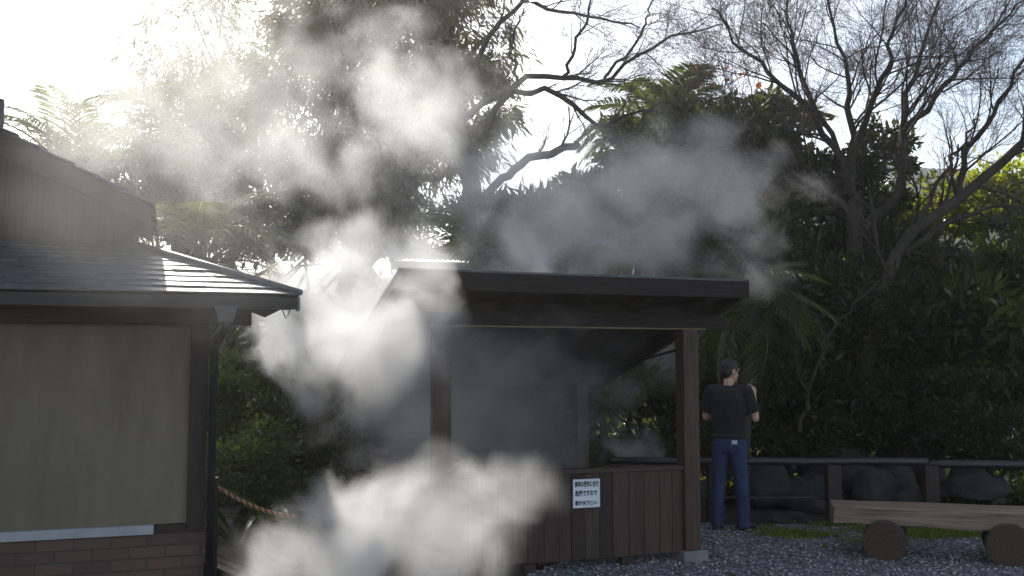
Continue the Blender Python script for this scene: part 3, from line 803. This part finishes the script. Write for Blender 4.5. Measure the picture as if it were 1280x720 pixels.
q = at(255, 455, 13); palm('low palm with drooping fronds just behind the hut roof corner', (q.x, q.y, 0), 3.1, 1.5, 34, 23, droop=0.6, group=PG, trunk_r=0.17, wid=0.010)
q = at(835, 455, 15.5); palm('bright palm rising above the dense dark evergreen', (q.x, q.y, 0), 5.4, 1.3, 44, 24, droop=0.3, group=PG, trunk_r=0.2)
q = at(925, 455, 11.6); palm('slim palm with hanging fronds beside the pavilion roof end', (q.x, q.y, 0), 2.35, 0.75, 26, 25, lean=(0.16, 0), droop=0.7, group=PG, trunk_r=0.075, leaflet=0.5, mat=M['leaf_mid'], wid=0.016)
q = at(1130, 455, 15); palm('short palm glowing between the bare cherry trunks', (q.x, q.y, 0), 3.6, 1.1, 34, 26, droop=0.4, group=PG, trunk_r=0.15)
tree('small dark ivy covered evergreen growing among the bare cherry limbs', 1060, 13.6,
     [(1045, 235, 0, 55, 50), (1105, 215, 0.3, 45, 65), (1010, 290, 0, 70, 50), (1080, 320, 0, 90, 60)], 24000, M['leaf_dark'], 14, 0.09, 0.04, 0.12, TG, 0.2, 44, 0.2)
tree('sparse drooping tree with thin foliage left of the large evergreen', 290, 19,
     [(245, 40, 0, 70, 70), (300, 120, 0.5, 60, 60), (215, 100, 0.3, 50, 50)], 5200, M['leaf_olive'], 15, 0.24, 0.03, 0.16, TG, 0.9, 26, 0.3)
SG = 'shrubs behind the pavilion and fence'
shrub('long leaved shrub shining above the pavilion roof', 640, 285, 13.2, 0.9, 0.55, 9000, M['leaf_mid'], 31, 0.2, 0.03, group=SG)
shrub('dark shrub filling the gap above the middle of the pavilion roof', 770, 275, 14.5, 1.15, 0.75, 16000, M['leaf_dark'], 32, 0.12, 0.04, group=SG)
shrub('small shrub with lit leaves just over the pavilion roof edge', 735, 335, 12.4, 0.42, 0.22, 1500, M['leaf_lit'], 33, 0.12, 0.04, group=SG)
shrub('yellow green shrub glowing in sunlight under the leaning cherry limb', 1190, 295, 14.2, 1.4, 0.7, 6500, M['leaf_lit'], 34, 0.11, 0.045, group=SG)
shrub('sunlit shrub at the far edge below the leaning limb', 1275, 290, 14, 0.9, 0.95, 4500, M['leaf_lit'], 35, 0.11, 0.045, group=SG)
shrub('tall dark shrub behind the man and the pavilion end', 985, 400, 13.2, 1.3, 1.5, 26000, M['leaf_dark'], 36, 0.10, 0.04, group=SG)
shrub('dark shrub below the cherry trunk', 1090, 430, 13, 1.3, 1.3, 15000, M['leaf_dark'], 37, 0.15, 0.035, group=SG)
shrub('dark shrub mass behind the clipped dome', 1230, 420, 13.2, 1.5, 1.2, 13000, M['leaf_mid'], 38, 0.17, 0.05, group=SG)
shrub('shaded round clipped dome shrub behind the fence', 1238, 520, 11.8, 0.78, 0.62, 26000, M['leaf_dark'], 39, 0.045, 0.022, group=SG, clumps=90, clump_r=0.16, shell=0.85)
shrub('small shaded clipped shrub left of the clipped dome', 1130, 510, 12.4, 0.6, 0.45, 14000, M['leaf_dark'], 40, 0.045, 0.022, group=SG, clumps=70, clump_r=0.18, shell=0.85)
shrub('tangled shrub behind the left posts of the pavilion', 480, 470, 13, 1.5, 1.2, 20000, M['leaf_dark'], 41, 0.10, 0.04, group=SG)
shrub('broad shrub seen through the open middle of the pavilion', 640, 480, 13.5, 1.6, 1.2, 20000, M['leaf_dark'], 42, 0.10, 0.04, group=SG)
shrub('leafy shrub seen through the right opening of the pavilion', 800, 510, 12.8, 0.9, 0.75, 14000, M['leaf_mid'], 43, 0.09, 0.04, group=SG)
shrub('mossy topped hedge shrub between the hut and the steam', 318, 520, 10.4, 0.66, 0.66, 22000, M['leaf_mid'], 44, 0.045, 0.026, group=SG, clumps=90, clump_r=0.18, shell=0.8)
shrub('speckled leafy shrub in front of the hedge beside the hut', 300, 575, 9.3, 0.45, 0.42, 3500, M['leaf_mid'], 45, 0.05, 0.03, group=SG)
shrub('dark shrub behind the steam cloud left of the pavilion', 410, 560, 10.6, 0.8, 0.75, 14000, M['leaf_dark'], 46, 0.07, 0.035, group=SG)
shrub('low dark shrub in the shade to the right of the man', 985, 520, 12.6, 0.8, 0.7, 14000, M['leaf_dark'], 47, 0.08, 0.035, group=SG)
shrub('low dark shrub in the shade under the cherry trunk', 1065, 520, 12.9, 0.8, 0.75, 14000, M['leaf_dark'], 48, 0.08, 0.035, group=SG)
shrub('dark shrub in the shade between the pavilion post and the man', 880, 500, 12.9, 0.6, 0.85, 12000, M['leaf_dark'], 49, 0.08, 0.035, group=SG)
# bare trees
def bare_tree(label, limbs, seed, Y, depth, nchild, length, autumn=()):
    rng = np.random.default_rng(seed)
    base = Vector(limbs[0][0][0]); base.z = 0
    t = thing('bare_tree', label, 'tree', base, 0, 'bare deciduous trees')
    main, out = [], {}
    for pts, r0, r1, nc, f0 in limbs:
        P = smooth_path([Vector(p) - base for p in pts], 16)
        P[1:-1] += rng.normal(size=(14, 3)) * 0.025
        rr = np.linspace(r0, r1, 16)
        main.append((P, rr))
        limb_children(P, rr, out, rng, depth, nc, length, f0, nchild=nchild, up=0.015, wob=0.13, ratio=0.6, spread=0.75)
    tubes('trunk', main, M['bark'], t, 8)
    big = [l for d in out if d >= 2 for l in out[d]]
    fine = [l for d in out if d < 2 for l in out[d]]
    if big: tubes('branches', big, M['bark'], t, 5)
    if fine: tubes('twigs', fine, M['twig'], t, 3)
    if autumn:
        P, D = [], []
        for px, py, yy in autumn:
            for k in range(7):
                P.append(np.array(tuple(at(px, py, yy) - base)) + rng.normal(size=3) * 0.09); D.append((rng.normal() * 0.4, rng.normal() * 0.4, -1))
        leaves('last_leaves', np.array(P), np.array(D), 0.07, 0.055, M['autumn_leaf'], t, 2)
    return t
def L_(Y, *pp):
    return [at(p[0], p[1], Y + (p[2] if len(p) > 2 else 0)) for p in pp]
bare_tree('wide bare cherry tree with fine twigs on the bank behind the fence', [
    (L_(13, (1085, 520), (1078, 400), (1070, 300), (1066, 240)), 0.15, 0.10, 0, 0.9),
    (L_(13, (1066, 240), (1035, 170), (985, 110), (930, 60), (890, 10)), 0.06, 0.010, 17, 0.2),
    (L_(13, (1066, 245), (1062, 150), (1055, 70, 0.3), (1030, -20, 0.5)), 0.062, 0.010, 17, 0.25),
    (L_(13, (1070, 270), (1010, 225), (950, 190, -0.4), (890, 150, -0.8)), 0.06, 0.01, 15, 0.2),
    (L_(13, (1070, 290), (1122, 240), (1128, 150, 0.3), (1150, 70, 0.5), (1180, -20, 0.8)), 0.08, 0.012, 17, 0.3),
    (L_(13, (1128, 170, 0.2), (1180, 110, 0.4), (1230, 50, 0.2), (1280, 0, 0)), 0.05, 0.01, 15, 0.2),
    (L_(13, (1066, 200), (1095, 120, -0.5), (1120, 40, -0.9), (1140, -30, -1)), 0.05, 0.01, 15, 0.2),
    (L_(13, (1056, 215), (1000, 90, 0.6), (985, 20, 0.9), (990, -40, 1)), 0.04, 0.008, 15, 0.2),
    ], 51, 13, 3, 6, 1.35, [(897, 95, 12.6), (918, 90, 12.6), (933, 93, 12.6)])
bare_tree('leaning bare tree with a thick limb reaching over the lit shrubs', [
    (L_(12.4, (1075, 520), (1092, 400), (1120, 320), (1190, 255), (1280, 180), (1370, 110)), 0.10, 0.045, 12, 0.3),
    (L_(12.4, (1120, 320), (1180, 280), (1250, 258), (1330, 270)), 0.045, 0.012, 8, 0.2),
    (L_(12.4, (1190, 255), (1210, 190), (1262, 110), (1310, 40)), 0.05, 0.012, 9, 0.2),
    (L_(12.4, (1130, 310), (1170, 235), (1205, 175), (1225, 150)), 0.035, 0.01, 7, 0.3),
    ], 52, 12.4, 3, 5, 1.1)
bare_tree('dark bare limbs reaching out from the drooping evergreen over the pavilion', [
    (L_(13.6, (610, 560), (605, 400), (590, 250), (575, 150), (560, 60)), 0.17, 0.10, 0, 0.9),
    (L_(13.6, (585, 190), (640, 118), (700, 122), (745, 158), (800, 140), (850, 150)), 0.055, 0.012, 10, 0.2),
    (L_(13.6, (580, 150), (650, 105), (705, 95), (755, 100), (800, 70), (850, 45), (900, 30)), 0.05, 0.01, 12, 0.25),
    (L_(13.6, (705, 95), (722, 50), (740, 0), (748, -40)), 0.028, 0.01, 8, 0.15),
    (L_(13.6, (755, 98), (800, 45), (815, 10), (830, -30)), 0.024, 0.008, 8, 0.15),
    (L_(13.6, (570, 120), (640, 10), (720, 15), (800, 35)), 0.045, 0.01, 10, 0.3),
    (L_(13.6, (592, 262), (650, 208), (722, 178)), 0.065, 0.055, 2, 0.5),
    (L_(13.6, (650, 105), (640, 60), (655, 10)), 0.03, 0.01, 9, 0.2),
    ], 53, 13.6, 3, 5, 0.8)
bare_tree('thin leafless bush with grey twigs behind the man', [
    (L_(12, (1000, 540), (1020, 460), (1060, 390), (1100, 350)), 0.03, 0.008, 9, 0.3),
    (L_(12, (1010, 500), (985, 430), (960, 410), (930, 425)), 0.022, 0.006, 8, 0.3),
    (L_(12, (1020, 460), (1030, 410), (1000, 380), (975, 395)), 0.018, 0.005, 8, 0.3)], 54, 12, 1, 5, 0.55)

# ------------------------------------------------------------------ the man
def loft(bm, pts, radii, k=16):
    """closed tube through pts; radii (a across x-ish, b along the second axis)"""
    P = [Vector(p) for p in pts]; n = len(P); rings = []
    for i in range(n):
        T = (P[min(n - 1, i + 1)] - P[max(0, i - 1)]).normalized()
        ref = Vector((1, 0, 0)) if abs(T.x) < 0.8 else Vector((0, 0, 1))
        B = T.cross(ref).normalized(); A = B.cross(T).normalized()
        ra, rb = radii[i] if isinstance(radii[i], tuple) else (radii[i], radii[i])
        rings.append([bm.verts.new(P[i] + A * ra * math.cos(a) + B * rb * math.sin(a)) for a in [2 * math.pi * j / k for j in range(k)]])
    for a, b in zip(rings, rings[1:]):
        for j in range(k): bm.faces.new((a[j], a[(j + 1) % k], b[(j + 1) % k], b[j]))
    bm.faces.new(rings[0][::-1]); bm.faces.new(rings[-1])
def ball(bm, c, r):
    m = Matrix.Translation(c) @ Matrix.Diagonal((*r, 1))
    bmesh.ops.create_uvsphere(bm, u_segments=20, v_segments=14, radius=1, matrix=m)
def organic(name, bm, mat, parent, voxel, it=4):
    bmesh.ops.recalc_face_normals(bm, faces=bm.faces)
    me = bpy.data.meshes.new(name); bm.to_mesh(me); bm.free()
    o = link(name, me, mat, parent)
    md = o.modifiers.new('blend', 'REMESH'); md.mode = 'VOXEL'; md.voxel_size = voxel; md.use_smooth_shade = True
    sm = o.modifiers.new('smooth', 'SMOOTH'); sm.iterations = it; sm.factor = 0.5
    return o
MP = at(910, 455, 10.25); 
HEAD_ROT = Matrix.Translation((0, 0.0, 1.52)) @ Matrix.Rotation(R(-38), 4, 'Z') @ Matrix.Rotation(R(-12), 4, 'X') @ Matrix.Translation((0, 0, -1.52))
SHL, SHR = Vector((-0.195, 0, 1.425)), Vector((0.195, 0, 1.425))
ELL, ELR = Vector((-0.27, 0.06, 1.15)), Vector((0.28, 0.03, 1.145))
WRL, WRR = Vector((-0.10, 0.27, 1.30)), Vector((0.235, 0.19, 1.37))
def body_mesh():
    bm = bmesh.new()
    loft(bm, [(0, 0.0, 1.38), (0, 0.005, 1.46), (0, 0.018, 1.54)], [(0.075, 0.07), (0.06, 0.06), (0.056, 0.058)])
    loft(bm, [(0, 0, 0.95), (0, 0, 1.1), (0, 0, 1.3), (0, 0, 1.42)], [(0.14, 0.09), (0.135, 0.09), (0.155, 0.10), (0.11, 0.07)])
    hb = bmesh.new()
    ball(hb, (0, 0.0, 1.645), (0.076, 0.096, 0.098)); ball(hb, (0, 0.04, 1.585), (0.057, 0.062, 0.068)); ball(hb, (0, 0.085, 1.545), (0.027, 0.02, 0.02))
    loft(hb, [(0, 0.088, 1.642), (0, 0.112, 1.605), (0, 0.100, 1.592)], [0.010, 0.017, 0.012], 8)
    for s in (-1, 1):
        ball(hb, (s * 0.078, -0.008, 1.625), (0.012, 0.020, 0.033))
        ball(hb, (s * 0.032, 0.082, 1.665), (0.024, 0.014, 0.010))
    loft(hb, [(-0.022, 0.098, 1.567), (0, 0.104, 1.569), (0.022, 0.098, 1.567)], [0.007, 0.010, 0.007], 8)
    hb.transform(HEAD_ROT)
    tmp = bpy.data.meshes.new('h'); hb.to_mesh(tmp); hb.free(); bm.from_mesh(tmp); bpy.data.meshes.remove(tmp)
    for S, E, Wr, s in ((SHL, ELL, WRL, -1), (SHR, ELR, WRR, 1)):
        loft(bm, [S, S.lerp(E, 0.5), E], [0.052, 0.046, 0.040]); ball(bm, E, (0.040, 0.040, 0.040))
        loft(bm, [E, E.lerp(Wr, 0.35), Wr], [0.040, 0.041, 0.027])
        d = (Wr - E).normalized(); inn = Vector((-s, 0.0, 0)); inn = (inn - d * inn.dot(d)).normalized(); nr = d.cross(inn)
        palm_c = Wr + d * 0.05
        loft(bm, [Wr - d * 0.01, palm_c, Wr + d * 0.095], [(0.026), (0.033), (0.034)], 12)
        for f in range(4):
            b = Wr + d * 0.085 + nr * (0.027 - 0.018 * f)
            l = (0.034, 0.040, 0.037, 0.028)[f]
            p1 = b + d * l * 0.9 + inn * 0.008; p2 = p1 + d * l * 0.35 + inn * l * 0.8; p3 = p2 - d * l * 0.15 + inn * l * 0.6
            loft(bm, [b, p1, p2, p3], [0.0095, 0.009, 0.0085, 0.0075], 8)
        tb = Wr + d * 0.035 + nr * 0.025
        loft(bm, [tb, tb + nr * 0.03 + d * 0.02 + inn * 0.01, tb + nr * 0.03 + d * 0.05 + inn * 0.03], [0.013, 0.011, 0.009], 8)
    return bm
o_man = organic('person', body_mesh(), M['skin'], None, 0.0065, 3)
o_man.scale = (0.95, 0.97, 1.0); o_man.location = (MP.x, 10.25, 0); o_man.rotation_euler = (0, 0, R(-24))
tag(o_man, 'man in a black T-shirt and blue jeans standing with his back turned by the fence', 'person')
bm = bmesh.new()
ball(bm, (0, -0.012, 1.668), (0.086, 0.100, 0.092)); ball(bm, (0, -0.045, 1.615), (0.074, 0.06, 0.065)); ball(bm, (0.0, 0.052, 1.715), (0.068, 0.045, 0.034))
for s in (-1, 1): ball(bm, (s * 0.07, 0.018, 1.665), (0.014, 0.03, 0.04))
bm.transform(HEAD_ROT); organic('hair', bm, M['hair'], o_man, 0.007, 2)
bm = bmesh.new()
loft(bm, [(0, 0.0, 0.93), (0, 0.0, 1.00), (0, 0.0, 1.10), (0, 0.0, 1.22), (0, -0.005, 1.34), (0, -0.005, 1.42), (0, 0.0, 1.475)],
     [(0.185, 0.125), (0.183, 0.125), (0.182, 0.125), (0.198, 0.13), (0.208, 0.128), (0.185, 0.10), (0.078, 0.07)], 24)
for S, E in ((SHL, ELL), (SHR, ELR)):
    ball(bm, S + Vector((0, 0, -0.01)), (0.07, 0.078, 0.072))
    loft(bm, [S, S.lerp(E, 0.4), S.lerp(E, 0.80)], [0.070, 0.070, 0.074], 16)
    loft(bm, [S.lerp(Vector((0, 0, 1.46)), 0.7), S], [0.055, 0.062], 16)
organic('t_shirt', bm, M['tee'], o_man, 0.011, 4)
bm = bmesh.new()
loft(bm, [(0, 0, 0.99), (0, 0, 0.93), (0, -0.006, 0.86), (0, -0.004, 0.80)], [(0.17, 0.112), (0.178, 0.122), (0.186, 0.132), (0.17, 0.12)], 24)
FTL, FTR = Vector((-0.135, -0.03, 0.05)), Vector((0.135, 0.03, 0.05))
for s, T in ((-1, FTL), (1, FTR)):
    loft(bm, [(s * 0.088, -0.006, 0.87), (s * 0.095, 0.0, 0.72), (T.x * 0.85, T.y * 0.5 + 0.012, 0.50), (T.x * 0.95, T.y - 0.005, 0.30), (T.x, T.y - 0.01, 0.035)],
         [(0.094, 0.118), (0.090, 0.10), (0.074, 0.082), (0.070, 0.078), (0.068, 0.078)], 18)
    ball(bm, (s * 0.082, -0.052, 0.855), (0.082, 0.075, 0.088))
jn = organic('jeans', bm, M['denim'], o_man, 0.011, 3)
m_ = MB(); m_.box(0.055, 0.115, -0.150, -0.137, 0.885, 0.925, 0.004); m_.build('pocket_patch', M['white_patch'], jn)
m_ = MB(); m_.tube([(0.172 * math.cos(a), -0.004 + 0.118 * math.sin(a), 0.965) for a in np.linspace(0, 2 * math.pi, 33)], [0.014] * 33, 6); m_.build('belt', M['shoe'], o_man, True)
for T, a in ((FTL, 12), (FTR, -38)):
    bm = bmesh.new()
    loft(bm, [(0, -0.075, 0.045), (0, -0.03, 0.05), (0, 0.06, 0.046), (0, 0.14, 0.034), (0, 0.195, 0.024)], [(0.036, 0.044), (0.041, 0.05), (0.043, 0.045), (0.046, 0.034), (0.03, 0.022)], 14)
    loft(bm, [(0, -0.02, 0.04), (0, -0.02, 0.11)], [(0.042, 0.05), (0.04, 0.05)], 14)
    loft(bm, [(0, -0.082, 0.010), (0, 0.05, 0.010), (0, 0.20, 0.010)], [(0.04, 0.010), (0.046, 0.010), (0.034, 0.010)], 14)
    so_ = organic('shoe', bm, M['shoe'], o_man, 0.008, 2)
    so_.location = (T.x, T.y, 0); so_.rotation_euler = (0, 0, R(a))

# ------------------------------------------------------------------ steam
def steam_mat(name, dens, seed, scale=2.3, aniso=0.55, thr=0.6, gain=1.7, amp=3.6, warp=0.6, col=(0.995, 0.995, 0.995), step=1.5):
    m = bpy.data.materials.new(name)
    m.use_nodes = True
    nt = m.node_tree; nt.nodes.clear()
    out = N(nt, 'ShaderNodeOutputMaterial'); pv = N(nt, 'ShaderNodeVolumePrincipled')
    pv.inputs['Color'].default_value = (*col, 1); pv.inputs['Anisotropy'].default_value = aniso
    nt.links.new(pv.outputs[0], out.inputs['Volume'])
    tc = N(nt, 'ShaderNodeTexCoord'); g = N(nt, 'ShaderNodeNewGeometry')
    off = N(nt, 'ShaderNodeVectorMath', operation='ADD'); off.inputs[1].default_value = (seed * 3.7, seed * 1.3, seed * 2.1)
    nt.links.new(g.outputs['Position'], off.inputs[0])
    nw = N(nt, 'ShaderNodeTexNoise'); nw.inputs['Scale'].default_value = scale * 0.55; nw.inputs['Detail'].default_value = 1
    nt.links.new(off.outputs[0], nw.inputs['Vector'])
    sb = N(nt, 'ShaderNodeVectorMath', operation='SUBTRACT'); sb.inputs[1].default_value = (0.5, 0.5, 0.5)
    nt.links.new(nw.outputs['Color'], sb.inputs[0])
    scl = N(nt, 'ShaderNodeVectorMath', operation='SCALE'); scl.inputs['Scale'].default_value = warp * 2
    nt.links.new(sb.outputs[0], scl.inputs[0])
    ad = N(nt, 'ShaderNodeVectorMath', operation='ADD')
    nt.links.new(tc.outputs['Object'], ad.inputs[0]); nt.links.new(scl.outputs[0], ad.inputs[1])
    ln = N(nt, 'ShaderNodeVectorMath', operation='LENGTH'); nt.links.new(ad.outputs[0], ln.inputs[0])
    base = N(nt, 'ShaderNodeMapRange', interpolation_type='SMOOTHSTEP')
    base.inputs[1].default_value = 0.2; base.inputs[2].default_value = 0.98; base.inputs[3].default_value = 1; base.inputs[4].default_value = 0
    nt.links.new(ln.outputs['Value'], base.inputs[0])
    # hard fade towards the domain's own skin
    l2 = N(nt, 'ShaderNodeVectorMath', operation='LENGTH'); nt.links.new(tc.outputs['Object'], l2.inputs[0])
    skin = N(nt, 'ShaderNodeMapRange', interpolation_type='SMOOTHSTEP')
    skin.inputs[1].default_value = 0.7; skin.inputs[2].default_value = 0.99; skin.inputs[3].default_value = 1; skin.inputs[4].default_value = 0
    nt.links.new(l2.outputs['Value'], skin.inputs[0])
    n2 = N(nt, 'ShaderNodeTexNoise'); n2.inputs['Scale'].default_value = scale; n2.inputs['Detail'].default_value = 4; n2.inputs['Roughness'].default_value = 0.53; n2.inputs['Distortion'].default_value = 0.5
    nt.links.new(off.outputs[0], n2.inputs['Vector'])
    def mth(op, a, b):
        q = N(nt, 'ShaderNodeMath', operation=op)
        for i, v_ in enumerate((a, b)):
            if isinstance(v_, (int, float)): q.inputs[i].default_value = v_
            else: nt.links.new(v_, q.inputs[i])
        return q.outputs[0]
    e = mth('ADD', mth('MULTIPLY', base.outputs[0], gain), mth('MULTIPLY', mth('SUBTRACT', n2.outputs['Fac'], 0.5), amp))
    e = mth('MAXIMUM', mth('SUBTRACT', e, thr), 0.0)
    e = mth('POWER', mth('MINIMUM', e, 1.2), 1.3)
    e = mth('MULTIPLY', mth('MULTIPLY', e, skin.outputs[0]), dens)
    nt.links.new(e, pv.inputs['Density'])
    m.cycles.volume_step_rate = step
    return m
def steam(label, px, py, Y, rx, ry, rz, dens, seed, tilt=0.0, **kw):
    """rx, rz in photo pixels at depth Y; ry in metres"""
    bm = bmesh.new(); bmesh.ops.create_icosphere(bm, subdivisions=4, radius=1.0)
    me = bpy.data.meshes.new('steam_cloud'); bm.to_mesh(me); bm.free()
    o = link('steam_cloud', me, steam_mat('steam', dens, seed, **kw))
    o.location = at(px, py, Y); o.scale = (rx * Y / F, ry, rz * Y / F); o.rotation_euler = (0, R(tilt), 0)
    return tag(o, label, 'steam', kind='stuff')
steam('dense white sunlit steam billowing past the hut eave', 392, 405, 9.7, 135, 0.5, 145, 3.8, 1, thr=0.45, scale=2.5, step=0.8)
steam('bright torn steam at the left corner of the pavilion roof', 455, 400, 7.6, 110, 0.35, 120, 1.6, 14, thr=0.6, scale=2.8, step=0.8)
steam('ragged sunlit steam curling up from the billow beside the hut eave', 450, 320, 8.6, 160, 0.4, 90, 1.0, 7, thr=0.7)
steam('thick white steam boiling up from the ground in front of the pavilion', 445, 700, 6.85, 175, 0.45, 165, 4.4, 2, thr=0.45, scale=2.8, step=0.8)
steam('pale steam spreading along the front of the half wall', 552, 655, 4.6, 185, 0.35, 140, 2.3, 8, thr=0.6, scale=3.0)
steam('grey shaded steam drifting through the open pavilion', 600, 460, 8.9, 290, 0.8, 230, 1.5, 3, thr=0.48)
steam('pale steam column climbing past the left post of the pavilion', 560, 470, 8.1, 230, 0.35, 200, 1.5, 9, thr=0.5)
steam('blue grey steam sheet hanging over the pavilion roof', 790, 270, 10.6, 350, 0.7, 170, 1.5, 4, thr=0.5, scale=2.0)
steam('sunlit steam wisps rising high in front of the drooping evergreen', 480, 170, 10.0, 310, 0.8, 260, 0.6, 5, thr=0.75, scale=2.0)
steam('thin bright steam drifting in front of the palms', 260, 130, 12.0, 330, 1.0, 260, 0.16, 10, thr=0.3)  # thin steam, made to carry the glare at upper left too
steam('shaded steam hiding the left corner of the pavilion roof', 505, 415, 6.9, 200, 0.35, 150, 2.2, 12, thr=0.45, scale=2.2)
steam('faint steam veil added for the milky glare before the hut roof', 190, 250, 5.6, 330, 0.6, 260, 0.06, 15, thr=0.2, scale=1.5)  # added cloud, put in for the milky glare over the hut
steam('steam catching light beyond the right opening of the pavilion', 815, 470, 12.4, 90, 0.4, 60, 2.2, 13, thr=0.5)
steam('small bright puff of steam behind the half wall', 790, 555, 11.6, 55, 0.4, 55, 4.0, 6, thr=0.7, scale=4.0)
steam('bright steam glowing low behind the pavilion roof', 730, 330, 12.6, 110, 0.5, 50, 3.0, 11, thr=0.5)
# air haze, also added to give the milky glare veil at upper left
m = bpy.data.materials.new('haze_veil'); m.use_nodes = True; nt = m.node_tree; nt.nodes.clear()
o_ = N(nt, 'ShaderNodeOutputMaterial'); pv = N(nt, 'ShaderNodeVolumePrincipled')
pv.inputs['Color'].default_value = (0.97, 0.97, 0.97, 1); pv.inputs['Density'].default_value = 0.0014; pv.inputs['Anisotropy'].default_value = 0.8
nt.links.new(pv.outputs[0], o_.inputs['Volume'])
m_ = MB(); m_.box(-300, 340, -20, 345, -4.0, 62); hz = m_.build('haze', m, None); tag(hz, kind='stuff')
